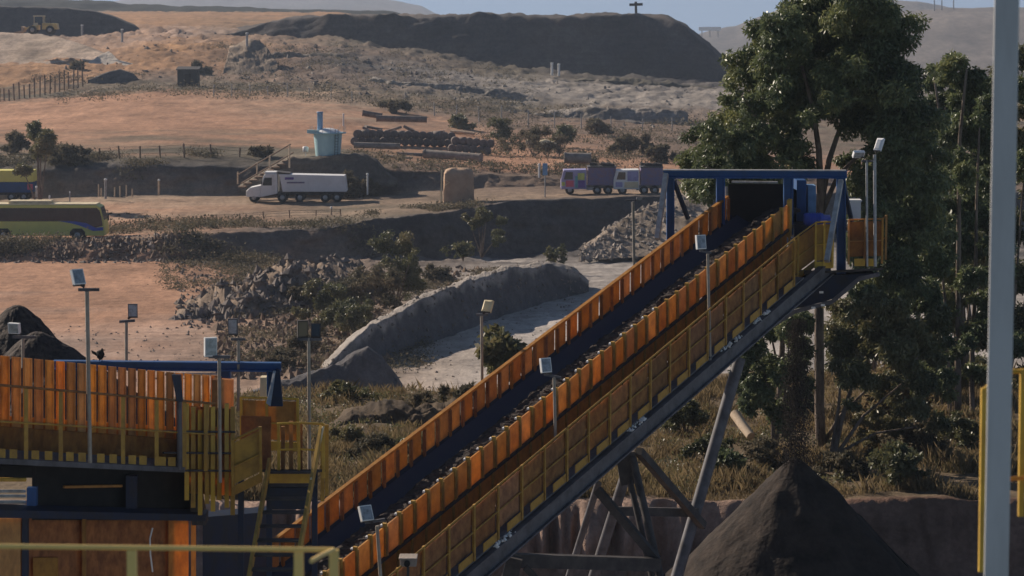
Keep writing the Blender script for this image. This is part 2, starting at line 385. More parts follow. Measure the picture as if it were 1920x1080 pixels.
# lofted earthworks: stations along the crest, front face in the photograph's direction
def loft(name, rows, sub, nu, amp, freq, col, label, cat, kind=None, col2=None, cfreq=.2, group=None, smooth=True, rim=None):
    def resamp(P):
        P = np.array([tuple(p) for p in P]); s = np.concatenate([[0], np.cumsum(np.linalg.norm(np.diff(P, axis=0), axis=1))]); s /= s[-1]
        t = np.linspace(0, 1, nu); return np.stack([np.interp(t, s, P[:, i]) for i in range(3)], -1)
    Rw = [resamp(r) for r in rows]; out = []
    for k in range(len(Rw) - 1):
        for j in range(sub[k]): t = j / sub[k]; out.append(Rw[k] * (1 - t) + Rw[k + 1] * t)
    out.append(Rw[-1]); G = np.array(out); nr = len(G)
    w = np.sin(np.linspace(0, math.pi, nr))[:, None] ** .5 * np.sin(np.linspace(0, math.pi, nu))[None, :] ** .3
    x, y, z = G[..., 0], G[..., 1], G[..., 2]
    d = fbm(x * freq, (y + 1.3 * z) * freq, 4); d2 = fbm(x * freq + 31, (y + z) * freq + 7, 4)
    d = d + .3 * fbm(x * freq * 4.3, (y + 1.3 * z) * freq * 4.3, 3); G[..., 2] += amp * d * w; G[..., 1] += amp * d2 * w; LG[label] = G.reshape(-1, 3).copy()
    c = np.array(col)[None, None] * np.ones((nr, nu, 1))
    if col2 is not None:
        f = np.clip(.5 + 1.6 * fbm(x * cfreq, (y + z) * cfreq, 3), 0, 1)[..., None]; c = c * (1 - f) + np.array(col2) * f
    if rim is not None:      # sunlit crest painted in as a paler colour, with a ragged edge
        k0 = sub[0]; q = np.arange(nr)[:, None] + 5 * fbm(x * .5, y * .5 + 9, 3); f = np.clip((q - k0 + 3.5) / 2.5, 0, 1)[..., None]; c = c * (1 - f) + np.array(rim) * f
    o = np_mesh(name, G.reshape(-1, 3), grid_quads(nr, nu), M['soil'], smooth, c.reshape(-1, 3))
    return tag(o, label, cat, group, kind)
def ridge(name, st, top, label, cat, col, slope=45, kind=None, amp=.5, freq=.3, nu=90, back=30, **kw):
    """st: (px, py crest, py foot, Y foot)"""
    f0 = []; c0 = []; c1 = []; b0 = []
    for px, pc, pf, Yf in st:
        foot = at(px, pf, Yf); Yc = Yf
        for _ in range(12):
            cr = at(px, pc, Yc); Yc = Yf + max(cr.z - foot.z, .01) / math.tan(R(slope))
        h = cr.z - foot.z
        f0.append(foot + Vector((0, -.3, -.4))); c0.append(cr)
        cb = cr + Vector((0, top, 0)); cb.x *= cb.y / cr.y; c1.append(cb)
        bk = cb + Vector((0, h / math.tan(R(back)) + .3, -h - .4)); b0.append(bk)
    return loft(name, [f0, c0, c1, b0], [16, 5, 6], nu, amp, freq, col, label, cat, kind, **kw)

# dark flat-topped spoil mound on the skyline
ridge('spoil_mound', [(405, 70, 76, 560), (470, 52, 80, 556), (540, 38, 86, 552), (620, 32, 92, 548), (800, 30, 112, 545), (1000, 30, 142, 540), (1150, 29, 152, 540), (1250, 31, 160, 540), (1285, 50, 166, 540), (1320, 80, 172, 540), (1352, 112, 176, 540), (1385, 150, 182, 540)],
      60, 'huge dark flat-topped spoil mound on the skyline', 'mound', (.08, .074, .076), 46, None, 1.3, .16, 200, col2=(.13, .105, .09), cfreq=.07)
ridge('spoil_mound', [(-260, 0, 60, 575), (-60, 12, 62, 575), (120, 14, 66, 575), (170, 20, 68, 575), (215, 32, 72, 575), (255, 50, 76, 575), (275, 72, 78, 575)],
      40, 'black rounded spoil mound behind the wheel loader', 'mound', (.085, .08, .082), 50, None, .6, .15, 80)
ridge('gravel_heap', [(-320, 60, 126, 492), (-60, 58, 126, 492), (60, 63, 126, 492), (110, 72, 124, 492), (160, 86, 124, 492), (205, 104, 123, 492), (226, 120, 124, 492)],
      8, 'broad tan gravel heap under the wheel loader', 'heap', (.56, .43, .335), 11, None, .5, .25, 90, col2=(.44, .34, .26))
ridge('gravel_heap', [(160, 121, 125, 489), (190, 102, 125, 489), (204, 95, 125, 489), (222, 113, 126, 489), (250, 120, 126, 489)], 1, 'small pale heap at the right end of the gravel heap', 'heap', (.56, .49, .42), 13, None, .3, .4, 50)
ridge('spoil_heap', [(165, 150, 152, 455), (195, 138, 152, 455), (225, 131, 152, 455), (250, 138, 153, 455), (262, 151, 154, 455)], 2, 'low black heap beyond the leaning post fence', 'heap', (.10, .095, .095), 48, None, .3, .4, 50)
ridge('spoil_heap', [(418, 138, 140, 470), (430, 90, 138, 470), (470, 72, 134, 470), (500, 90, 140, 470), (520, 120, 142, 470)], 3, 'steep grey brown heap below the skyline mound', 'heap', (.24, .185, .14), 20, None, .9, .35, 90, col2=(.33, .26, .2))
ridge('bank', [(465, 100, 112, 498), (540, 104, 122, 496), (620, 108, 130, 494), (700, 122, 140, 492), (800, 132, 150, 490), (880, 148, 158, 488)], 6, 'dark eroded ledge low on the slope under the left of the skyline mound', 'bank', (.13, .115, .10), 44, None, 1.6, .25, 160, col2=(.24, .2, .165), cfreq=.25)
ridge('bank', [(600, 152, 160, 462), (680, 150, 168, 460), (760, 158, 176, 458), (840, 164, 178, 456), (930, 170, 186, 454), (1000, 182, 190, 452)], 5, 'grey tailings ledge below the dark eroded ledge', 'bank', (.24, .215, .19), 42, None, 1.3, .3, 160, col2=(.36, .32, .28), cfreq=.25)
ridge('bank', [(1060, 154, 162, 505), (1120, 148, 168, 503), (1200, 152, 174, 501), (1290, 160, 180, 500), (1360, 170, 184, 500)], 6, 'dark grassy ledge at the foot of the right half of the skyline mound', 'bank', (.10, .09, .07), 44, None, 1.0, .3, 120, col2=(.16, .14, .11), cfreq=.3)
ridge('bank', [(240, 122, 130, 500), (270, 98, 132, 499), (320, 86, 132, 498), (380, 84, 132, 497), (425, 92, 134, 496), (445, 124, 136, 495)], 8, 'bright orange cut bank right of the gravel heap', 'bank', (.44, .245, .12), 14, None, .8, .3, 120, col2=(.34, .2, .115), cfreq=.3)
ridge('bank', [(1000, 214, 222, 425), (1080, 204, 226, 423), (1180, 208, 230, 421), (1290, 214, 234, 420)], 5, 'pale grey ledge above the far post fence', 'bank', (.30, .265, .235), 36, None, 1.2, .3, 120, col2=(.20, .175, .15), cfreq=.25)
# grey berm and the shaded berms along the haul road
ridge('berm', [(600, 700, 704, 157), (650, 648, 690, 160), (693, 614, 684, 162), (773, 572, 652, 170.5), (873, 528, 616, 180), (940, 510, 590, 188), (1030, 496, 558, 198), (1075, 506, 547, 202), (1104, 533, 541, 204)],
      3.0, 'long dark faced berm with a pale crest beside the haul road', 'berm', (.125, .118, .122), 52, None, .32, .5, 300, back=35, col2=(.15, .14, .145), rim=(.36, .32, .285))  # dark face colour carries its shade, pale crest colour the sunlight
ridge('berm', [(470, 736, 746, 147), (540, 716, 746, 147), (610, 692, 745, 147), (650, 672, 744, 147), (690, 656, 743, 147), (716, 672, 743, 147), (740, 702, 743, 148), (762, 736, 743, 148)],
      1.0, 'low dark berm at the near end of the haul road', 'berm', (.12, .113, .118), 54, None, .35, .6, 140, col2=(.14, .13, .132))
ridge('berm', [(1090, 470, 478, 236), (1130, 440, 476, 236), (1180, 410, 474, 236), (1225, 385, 470, 236), (1260, 370, 466, 236), (1330, 365, 462, 236)], 3, 'tan earth bank where the haul road turns behind the blue frame', 'bank', (.36, .29, .23), 20, None, .4, .5, 120, col2=(.22, .175, .135), cfreq=.5)
ridge('mound', [(450, 350, 353, 280), (500, 322, 350, 280), (545, 296, 346, 280), (600, 291, 344, 280), (680, 292, 342, 280), (705, 304, 340, 280), (725, 325, 342, 280), (745, 340, 344, 280)], 5, 'dark grassy earth mound carrying the aqua tank', 'mound', (.16, .13, .105), 52, None, .5, .4, 80, col2=(.24, .2, .15))
ridge('rubble_heap', [(330, 600, 612, 185), (400, 575, 616, 185), (455, 548, 618, 185), (500, 522, 616, 186), (560, 512, 614, 188), (620, 510, 612, 190), (680, 520, 610, 192)], 9, 'rough brown rubble heap beside the dirt lot', 'heap', (.19, .14, .105), 20, None, 1.5, .42, 170, col2=(.32, .24, .18), cfreq=.5)
ridge('bank', [(610, 812, 822, 86), (660, 782, 818, 86), (720, 766, 812, 86), (800, 768, 806, 86), (870, 762, 800, 86), (930, 756, 790, 86), (980, 770, 780, 86)], 1.5, 'dark brown earth bank with brush left of the conveyor', 'bank', (.10, .075, .055), 40, None, .5, 1.1, 120, col2=(.17, .125, .085), cfreq=.9)
# ore stockpiles
def cone(name, apex, h, slope, label, mat_, n=96, rr=40, stretch=(1, 1), rnd=.04):
    r = np.linspace(0, 1, rr)[:, None]; a = np.linspace(0, 2 * math.pi, n)[None, :]
    Rm = h / math.tan(R(slope)); ra = r * Rm * (1 + .10 * fbm(np.cos(a) * 2 + 5 + 0 * r, np.sin(a) * 2 + 0 * r, 3))
    x = apex.x + ra * np.cos(a) * stretch[0]; y = apex.y + ra * np.sin(a) * stretch[1]
    z = apex.z - h * (np.sqrt(r * r + rnd * rnd) - rnd) + .24 * fbm(x * 1.2, y * 1.2, 5) * np.minimum(1, r * 6) + .1 * fbm(a * 7 + 0 * r, r * 3, 3) * r
    o = np_mesh(name, np.stack([x, y, z], -1).reshape(-1, 3), grid_quads(rr, n), mat_, True)
    return tag(o, label, 'stockpile')
cone('ore_stockpile', at(1492, 858, 67.0), 5.4, 46.5, 'tall brown ore cone under the conveyor head', M['ore2'])
cone('ore_stockpile', at(32, 572, 58), 3.4, 44, 'black ore pile peeking over the orange feeder wall', M['ore'], stretch=(.62, 1), rnd=.16)
cone('ore_stockpile', at(70, 622, 56), 2.4, 36, 'low black shoulder of ore right of the peaked pile', M['ore'], stretch=(1, 1))

# distant hills
def hill(label, pts, Y, depth, col, base_py=40, kind='structure', amp=6.0, name='hills'):
    f0 = [at(px, max(base_py, py + 8), Y) for px, py in pts]; c0 = []
    for px, py in pts: c0.append(at(px, py, Y + depth))
    m0 = [a.lerp(b, .5) + Vector((0, 0, (b.z - a.z) * .12)) for a, b in zip(f0, c0)]
    b0 = [c + Vector((0, depth, -20)) for c in c0]
    return loft(name, [f0, m0, c0, b0], [8, 8, 4], 160, amp, .012 if Y > 1200 else .03, col, label, 'hills', kind, col2=tuple(q * .7 for q in col), cfreq=.01)
hill('far blue hill on the skyline at the left', [(150, 14), (230, -2), (330, -22), (480, -30), (600, -22), (700, -6), (745, 2), (790, 12), (825, 30)], 3600, 500, (.16, .14, .14), 34)
hill('far hazy hill left of the tall tree', [(1285, 74), (1310, 64), (1335, 56), (1380, 48), (1420, 30), (1500, 6), (1600, -6), (1720, 2), (1800, 18), (1900, 30)], 2300, 300, (.17, .14, .12), 120)
hill('pale bare hillside behind the trees at the right', [(1560, 90), (1640, 40), (1700, 22), (1780, 14), (1860, 12), (1960, 10), (2200, 4)], 1500, 350, (.20, .165, .14), 160)
hill('dark wooded ridge across the skyline at the left', [(-300, -4), (0, -2), (120, 2), (240, 8), (330, 14), (480, 17), (640, 18), (740, 22), (770, 30)], 1150, 30, (.03, .034, .028), 26, amp=3.0)

# ------------------------------------------------------------------ vegetation
def leafmesh(P, size, asp, droop, r_):
    """one lance-shaped quad per point"""
    n = len(P); d = r_.normal(size=(n, 3)); d[:, 2] -= droop; d /= np.linalg.norm(d, axis=1)[:, None]
    s = np.cross(d, r_.normal(size=(n, 3))); s /= np.linalg.norm(s, axis=1)[:, None] + 1e-9
    L = size * r_.uniform(.6, 1.35, (n, 1)); W = L * asp
    V = np.stack([P, P + d * L * .5 + s * W * .5, P + d * L, P + d * L * .5 - s * W * .5], 1)
    return V.reshape(-1, 3), np.arange(n * 4).reshape(n, 4)
def clump_pts(cl, n, r_, lo=.35, flat=.8):
    w = np.array([c[3] ** 2.2 for c in cl]); idx = r_.choice(len(cl), n, p=w / w.sum()); A = np.array(cl)[idx]
    d = r_.normal(size=(n, 3)); d /= np.linalg.norm(d, axis=1)[:, None]
    rad = A[:, 3:4] * (lo + (1 - lo) * r_.random((n, 1)) ** .6) * r_.uniform(.85, 1.12, (n, 1))
    return A[:, :3] + d * rad * np.array([1, 1, flat])
def tree(name, label, cat, base, limbs, clumps, nleaf, size, m, trunk_r=.18, asp=.34, droop=.8, group=None, parent_names=('trunk', 'crown'), lo=.35, subsplit=5, seed=1):
    r_ = np.random.default_rng(seed); t = thing(name, label, cat, base, group)
    mb = MB()
    for pts, r0, r1 in limbs:
        k = len(pts); mb.tube(pts, [r0 + (r1 - r0) * i / (k - 1) for i in range(k)], 7)
    mb.build(parent_names[0], M['bark'], t)
    sub = []
    for c in clumps:                      # break each mass into twig clusters so that gaps show between them
        for _ in range(subsplit):
            d = r_.normal(size=3); d /= np.linalg.norm(d); q = c[3] * r_.uniform(.2, 1.0)
            sub.append((c[0] + d[0] * q, c[1] + d[1] * q, c[2] + d[2] * q * .8, c[3] * r_.uniform(.25, .55)))
    V, Q = leafmesh(clump_pts(sub, nleaf, r_, lo), size, asp, droop, r_)
    np_mesh(parent_names[1], V, Q, m, False, parent=t)
    return t
def pxcl(lst, Y, depth, r_):
    out = []
    for px, py, rp in lst:
        y = Y + r_.uniform(-depth, depth); p = at(px, py, y); out.append((p.x, p.y, p.z, rp * y / F))
    return out
def limb(pxs, Y, wob=.05, dY=0):
    n = len(pxs); return [at(px + random.uniform(-1, 1) * wob * 40, py, Y + dY * i / (n - 1)) for i, (px, py) in enumerate(pxs)]
r1_ = np.random.default_rng(5)
big = [(1500, 25, 62), (1560, 5, 68), (1620, 25, 76), (1680, 55, 52), (1432, 75, 52), (1485, 110, 74), (1402, 150, 52), (1372, 225, 55), (1345, 285, 48), (1318, 250, 38), (1295, 300, 34), (1345, 345, 46), (1420, 265, 60), (1460, 190, 74), (1545, 110, 84), (1640, 110, 84), (1692, 160, 62), (1712, 225, 60), (1730, 290, 52), (1700, 330, 80), (1640, 220, 84), (1540, 190, 54), (1630, 320, 56), (1700, 420, 70), (1735, 410, 50), (1400, 340, 50), (1305, 345, 38), (1462, 285, 44), (1690, 500, 56), (1650, 400, 54), (1380, 300, 44), (1440, 340, 46), (1600, 60, 70), (1660, 180, 72), (1490, 345, 34), (1410, 110, 44), (1610, 170, 60), (1590, 300, 24), (1720, 350, 60), (1665, 460, 50)]
_L = ([0, 60, 120, 180, 240, 300, 360], [1425, 1402, 1368, 1345, 1308, 1278, 1282]); _R = ([0, 60, 100, 150, 200, 300, 400, 520, 570], [1688, 1712, 1722, 1742, 1764, 1772, 1768, 1758, 1720])
for _ in range(4000):
    if len(big) > 150: break
    y_ = r1_.uniform(-20, 565); x_ = r1_.uniform(1275, 1775); rr_ = r1_.uniform(26, 46)
    if x_ - rr_ < np.interp(y_, *_L) or x_ + rr_ > np.interp(y_, *_R): continue
    if 1515 - rr_ * .6 < x_ < 1612 + rr_ * .6 and 235 - rr_ * .6 < y_ < 420 or (x_ < 1620 and y_ > 385): continue
    if any((x_ - q[0]) ** 2 + (y_ - q[1]) ** 2 < 20 ** 2 for q in big): continue
    big.append((x_, y_, rr_))
tree('eucalyptus_tree', 'tallest dense green eucalyptus rising behind the blue frame', 'tree', gp(1540, 80),
     [(limb([(1540, 846), (1537, 760), (1535, 650), (1537, 560), (1535, 450), (1540, 360)], 80), .17, .13), (limb([(1540, 360), (1535, 280), (1525, 200), (1500, 110)], 80, dY=-1), .12, .04), (limb([(1541, 380), (1556, 300), (1575, 240), (1620, 140), (1640, 60)], 80, dY=1), .11, .03), (limb([(1541, 400), (1570, 330), (1640, 260), (1700, 200)], 80, dY=2), .09, .03), (limb([(1540, 420), (1500, 330), (1440, 250), (1390, 180)], 80, dY=-1.5), .09, .03), (limb([(1539, 450), (1480, 380), (1400, 340), (1320, 310)], 80, dY=-1), .08, .02), (limb([(1540, 440), (1620, 420), (1700, 400)], 80, dY=1), .08, .02), (limb([(1545, 830), (1575, 780), (1610, 745), (1660, 700)], 80), .07, .03)],
     pxcl(big, 80, 2.4, r1_), 260000, .155, M['leaf'], seed=3, subsplit=8)
tree('eucalyptus_tree', 'slender eucalyptus with a pale trunk beside the white column', 'tree', gp(1800, 86),
     [(limb([(1797, 830), (1797, 700), (1796, 560), (1798, 400), (1800, 260), (1812, 130)], 86), .13, .04), (limb([(1825, 840), (1822, 700), (1828, 520), (1830, 380), (1838, 220)], 86.5), .10, .03), (limb([(1783, 845), (1778, 700), (1770, 560), (1760, 460)], 86), .09, .03)],
     pxcl([(1790, 120, 36), (1772, 140, 22), (1830, 165, 42), (1852, 210, 38), (1812, 210, 36), (1842, 270, 40), (1800, 290, 28), (1850, 340, 34), (1810, 400, 40), (1845, 430, 42), (1785, 440, 44), (1765, 500, 48), (1820, 510, 44), (1850, 560, 42), (1780, 570, 40), (1830, 620, 40), (1880, 480, 50), (1900, 300, 50), (1900, 160, 40), (1880, 640, 50), (1795, 650, 34), (1838, 700, 34), (1770, 690, 36), (1815, 150, 40), (1835, 240, 46), (1805, 330, 40), (1830, 380, 44), (1782, 380, 40), (1815, 460, 46), (1785, 250, 26)], 86, 1.6, r1_), 84000, .17, M['leaf'], seed=4, subsplit=6)
tree('round_tree', 'round bushy olive green tree below the conveyor platform', 'tree', gp(1590, 77),
     [(limb([(1560, 870), (1575, 790), (1600, 720), (1640, 650)], 77), .10, .03), (limb([(1562, 860), (1620, 780), (1690, 720)], 77), .07, .02), (limb([(1560, 855), (1572, 760), (1580, 640)], 77), .07, .02), (limb([(1570, 850), (1640, 812), (1720, 800)], 77), .05, .02)],
     pxcl([(1600, 600, 44), (1650, 585, 44), (1700, 610, 44), (1740, 650, 40), (1580, 650, 40), (1630, 640, 56), (1690, 670, 54), (1740, 710, 40), (1610, 700, 44), (1660, 720, 40), (1720, 760, 36), (1580, 580, 30), (1690, 760, 26), (1640, 770, 20), (1600, 760, 18), (1755, 790, 26), (1760, 600, 36)], 77, 1.5, r1_), 46000, .15, M['leaf2'], seed=6, subsplit=8)
tree('round_tree', 'leafy green tree between the grey support leg and falling ore', 'tree', gp(1440, 78),
     [(limb([(1450, 850), (1448, 760), (1430, 690), (1420, 640)], 78), .08, .03), (limb([(1452, 840), (1470, 740), (1480, 640)], 78), .06, .02)],
     pxcl([(1410, 660, 36), (1440, 620, 36), (1480, 610, 36), (1510, 650, 32), (1400, 700, 34), (1440, 690, 44), (1490, 700, 40), (1420, 740, 36), (1465, 760, 34), (1500, 570, 32), (1515, 720, 26), (1395, 760, 22), (1475, 800, 22), (1445, 590, 20)], 78, 1.1, r1_), 30000, .15, M['leaf'], seed=8, subsplit=6)
tree('dark_tree', 'dark shaded tree filling the gap right of the platform', 'tree', gp(1720, 83),
     [(limb([(1720, 850), (1718, 700), (1722, 560), (1715, 450)], 83), .12, .05)],
     pxcl([(1690, 560, 50), (1740, 560, 50), (1720, 620, 46), (1760, 640, 40), (1740, 500, 54), (1690, 480, 46), (1770, 720, 36), (1760, 420, 50), (1755, 340, 40), (1670, 540, 40)], 83, 1.4, r1_), 36000, .17, M['leaf'], seed=9, subsplit=6)
for i_, (px_, Y_, lb_, cl_, n_, m__) in enumerate([
        (1668, 92, 'shaded background tree between the round tree and the tall one', [(1640, 470, 50), (1690, 540, 52), (1650, 560, 46), (1620, 540, 40), (1700, 620, 46), (1660, 650, 44), (1610, 480, 36), (1720, 700, 40), (1680, 760, 34), (1640, 740, 30)], 26000, 'leaf'),
        (1800, 94, 'tall shaded background tree left of the white column', [(1790, 360, 40), (1770, 430, 46), (1830, 470, 46), (1790, 540, 52), (1760, 600, 46), (1820, 620, 50), (1780, 690, 46), (1830, 720, 44), (1750, 740, 36), (1800, 780, 36), (1760, 800, 24)], 30000, 'leaf2'),
        (1890, 90, 'background tree showing right of the white column', [(1900, 120, 40), (1930, 200, 50), (1890, 260, 40), (1920, 340, 50), (1895, 430, 44), (1930, 520, 50), (1890, 600, 46), (1925, 690, 46), (1900, 770, 40)], 24000, 'leaf2'),
        (1815, 100, 'broad leafy background tree between the tall tree and the white column', [(1752, 150, 34), (1772, 200, 40), (1760, 260, 44), (1795, 330, 44), (1775, 470, 46), (1770, 330, 44), (1790, 250, 40), (1825, 300, 46), (1840, 400, 50), (1780, 400, 46), (1850, 180, 40), (1800, 180, 34), (1840, 500, 48), (1800, 560, 46), (1850, 620, 46)], 52000, 'leaf'),
        (1640, 104, 'low background tree behind the round tree', [(1570, 620, 40), (1610, 600, 44), (1660, 620, 46), (1600, 670, 46), (1650, 690, 46), (1700, 670, 46), (1740, 720, 46), (1570, 720, 40), (1620, 740, 40), (1780, 660, 46), (1830, 690, 46), (1790, 740, 40)], 36000, 'leaf2'),
        (1465, 88, 'shaded background tree behind the falling ore', [(1470, 560, 30), (1440, 600, 34), (1400, 640, 30), (1500, 600, 30), (1480, 680, 34), (1430, 720, 34), (1510, 760, 28), (1470, 790, 26), (1400, 720, 26)], 18000, 'leaf')]):
    tree('background_tree', lb_, 'tree', gp(px_, Y_), [([gp(px_, Y_) + Vector((0, 0, -.2)), at(px_ + 4, 600, Y_), at(cl_[0][0], cl_[0][1], Y_)], .13, .04)] + [([at(px_, 720, Y_), at(c_[0], c_[1], Y_)], .06, .02) for c_ in cl_[1:6]], pxcl(cl_, Y_, 1.2, r1_), n_, .18, M[m__], seed=60 + i_, subsplit=8)
# fallen trunk on the grass
mb = MB(); mb.tube([at(1378, 776, 82), at(1392, 797, 81.5), at(1408, 818, 81)], [.17, .15, .14], 9)
tag(mb.build('fallen_trunk', M['palewood']), 'short pale fallen trunk lying on the dry bank', 'log')

def shrub(name, label, px, Y, w, h, n, size, m, seed, cat='shrub', group=None, stem=True, zoff=0.0):
    base = gp(px, Y); base.z += zoff; r_ = np.random.default_rng(seed); cl = []
    for _ in range(max(9, int(13 * w / max(h, .5)))):
        f = r_.random(); cl.append((base.x + r_.normal() * w * .24 * (1.1 - .5 * f), base.y + r_.normal() * w * .2, base.z + h * (.25 + .62 * f), .24 * min(w, h) * r_.uniform(.7, 1.2)))
    lm = [([base + Vector((0, 0, -.1)), Vector(c[:3])], .05 * h / 3 + .01, .012) for c in cl[:5]]
    return tree(name, label, cat, base, lm, cl, n, size, m, droop=.2, group=group, parent_names=('stem', 'foliage'), seed=seed, subsplit=7, asp=.45)
shrub('olive_shrub', 'big rounded olive shrub left of the grey berm', 742, 196, 4.6, 5.2, 11000, .2, M['leaf2'], 21)
shrub('olive_shrub', 'brown lower shrub mass left of the big olive shrub', 690, 190, 5.0, 3.6, 9000, .22, M['leaf3'], 22)
shrub('young_tree', 'small upright green tree against the dark embankment', 903, 222, 2.9, 4.8, 6500, .2, M['leaf2'], 23, 'tree', zoff=1.8)
shrub('olive_shrub', 'low shrub at the foot of the small upright tree', 868, 218, 2.4, 1.6, 1200, .3, M['leaf2'], 24, zoff=1.8)
shrub('sapling', 'thin sapling in front of the dark embankment, right of the upright tree', 1030, 222, 1.0, 2.4, 350, .3, M['leaf2'], 25, 'sapling', zoff=.6)
shrub('sapling', 'short leafy sapling at the far end of the grey berm', 1054, 222, 1.0, 2.2, 350, .3, M['leaf2'], 26, 'sapling', zoff=.4)
shrub('roadside_tree', 'wispy dusty tree in front of the reddish lot at the left edge', 72, 268, 5.2, 9.6, 14000, .26, M['leaf2'], 27, 'tree')
shrub('dusty_shrub', 'large dusty brown shrub right of the long pipes', 1000, 318, 6.5, 3.6, 7000, .26, M['leaf3'], 28)
shrub('dusty_shrub', 'dark round shrub beside the white tarp', 942, 352, 3.6, 3.0, 1800, .42, M['leaf2'], 29)
shrub('dusty_shrub', 'dark shrub right of the white tarp', 1058, 345, 3.0, 3.0, 1600, .42, M['leaf2'], 30)
shrub('grassy_shrub', 'olive grassy bush just behind the conveyor beside the lamp post', 945, 92, 2.4, 1.7, 5200, .28, M['leaf2'], 31, zoff=.8)
shrub('green_shrub', 'green shrub growing on the shaded lip of the right bank', 1705, 72.5, 1.9, 1.25, 3000, .16, M['leaf2'], 32)
shrub('green_shrub', 'small green shrub on the bank behind the grey support leg', 1370, 74, 1.2, .9, 1500, .14, M['leaf'], 33)
shrub('orange_shrub', 'dry orange leaved shrub under the round tree', 1700, 84, 2.0, 2.2, 2600, .2, M['grass'], 34)
for i, (px, Y, w, h, m_, lb) in enumerate([
        (560, 192, 3.4, 1.8, 'leaf3', 'brown scrub bush on top of the rubble heap'), (620, 186, 4.6, 3.0, 'leaf2', 'spreading olive bush right of the rubble heap'), (655, 176, 4.0, 2.6, 'leaf2', 'olive bush at the left foot of the grey berm'),
        (570, 168, 2.6, 1.4, 'leaf3', 'low bush behind the pair of floodlights'), (520, 160, 3.0, 1.4, 'leaf3', 'dusty bush left of the pair of floodlights'), (820, 214, 3.0, 1.8, 'leaf3', 'dusty bush between the olive shrub and the upright tree'),
        (765, 205, 2.0, 3.6, 'leaf2', 'dark upright bush right behind the big olive shrub'), (650, 278, 3.6, 3.2, 'leaf3', 'dry weeds at the tail of the white tipper'), (685, 279, 2.6, 2.2, 'leaf3', 'dry weeds under the thin white marker post'),
        (490, 292, 3.4, 1.4, 'leaf3', 'yellowish bush left of the aqua tank'), (30, 300, 3.0, 2.6, 'leaf3', 'dull bush above the yellow and blue trailer'), (120, 288, 5.0, 2.4, 'leaf3', 'grey bush right of the wispy roadside tree'),
        (375, 470, 3.0, 2.6, 'leaf3', 'pale bush right of the dark shed roof'), (1090, 300, 3.0, 1.8, 'leaf3', 'brown bush above the graffiti painted truck'), (1180, 330, 6.0, 2.8, 'leaf3', 'dusty bush above the white cab truck'), (1240, 310, 3.6, 2.4, 'leaf3', 'yellowish bush left of the tall tree'),
        (1120, 380, 5.0, 2.4, 'leaf3', 'brown bush along the far post fence'), (860, 372, 4.0, 2.0, 'leaf2', 'bush behind the culvert stacks'), (740, 395, 5.0, 2.2, 'leaf3', 'bush behind the broken concrete slabs'), (148, 482, 3.0, 2.0, 'leaf3', 'small bush at the foot of the gravel heap')]):
    shrub('scrub_bush', lb, px, Y, w, h, int(900 * w * h / (Y / 200) ** 1.3) + 400, .0011 * Y, M[m_], 100 + i, 'bush', zoff=-.2)

def region_pts(n, regs, r_):
    P = []
    wts = np.array([q[5] if len(q) > 5 else 1 for q in regs], float)
    for i in r_.choice(len(regs), n, p=wts / wts.sum()):
        q = regs[i]; px = r_.uniform(q[0], q[1]); Y = r_.uniform(q[2], q[3]); x = (px - 960) / F * Y
        P.append((x, Y, gz(x, Y), q[4]))
    return np.array(P)
# dry grass on the near terrace
r_ = np.random.default_rng(40)
B = region_pts(26000, [(380, 1920, 70.8, 80, 1, 3), (380, 1920, 78, 98, 1, 3.2)], r_)
keep = fbm(B[:, 0] * .35, B[:, 1] * .35, 3) > -.2; B = B[keep]
n = len(B); k = 6; P = np.repeat(B[:, :3], k, 0) + np.c_[r_.normal(0, .13, (n * k, 2)), np.zeros(n * k)]
H_ = np.repeat(r_.uniform(.08, .40, n) * (1 + .9 * np.clip(fbm(B[:, 0] * .8, B[:, 1] * .8, 2), -.5, 1)), k) * r_.uniform(.6, 1.2, n * k); ln = r_.normal(0, .32, (n * k, 2)) * H_[:, None]
sd = r_.normal(size=(n * k, 3)); sd[:, 2] = 0; sd *= .014 / np.linalg.norm(sd, axis=1)[:, None]
tip = P + np.c_[ln, H_]; mid = P + np.c_[ln * .4, H_ * .6]
V = np.stack([P - sd, P + sd, mid + sd * .8, tip], 1).reshape(-1, 3)
o = np_mesh('dry_grass', V, np.arange(n * k * 4).reshape(-1, 4), M['grass']); tag(o, 'tall dry tan grass covering the near bank', 'grass', kind='stuff')
for i, (px, Y, w, h, m_, lb) in enumerate([(650, 82, 1.3, .8, 'leaf2', 'low green bush right of the yellow platform'), (700, 79, 1.6, .7, 'leaf3', 'dry brush below the dark earth bank'), (770, 90, 1.8, .8, 'leaf3', 'dry brush on top of the dark earth bank'), (640, 92, 1.5, .8, 'leaf2', 'olive bush at the left end of the dark earth bank'), (790, 80, 1.5, .7, 'leaf2', 'olive bush close to the conveyor wall, below the bank'), (860, 92, 1.4, .8, 'leaf3', 'brown bush near the conveyor wall at the top of the terrace'), (1290, 84, 1.8, 1.2, 'leaf2', 'olive bush under the upper conveyor beam'), (1330, 78, 1.4, .8, 'leaf2', 'green bush left of the grey support leg'), (1440, 76, 1.6, .9, 'leaf3', 'dry bush left of the falling ore'), (1600, 75, 1.6, .8, 'leaf3', 'tan bush right of the cone top'), (1660, 79, 2.0, 1.2, 'leaf2', 'olive bush below the round tree'), (1740, 78, 1.8, 1.0, 'leaf3', 'dry bush at the foot of the slender trunks'), (1820, 80, 1.8, 1.1, 'leaf2', 'olive bush beside the white column')]):
    shrub('scrub_bush', lb, px, Y, w, h, int(3600 * w * h) + 600, .11, M[m_], 200 + i, 'bush', zoff=-.1)
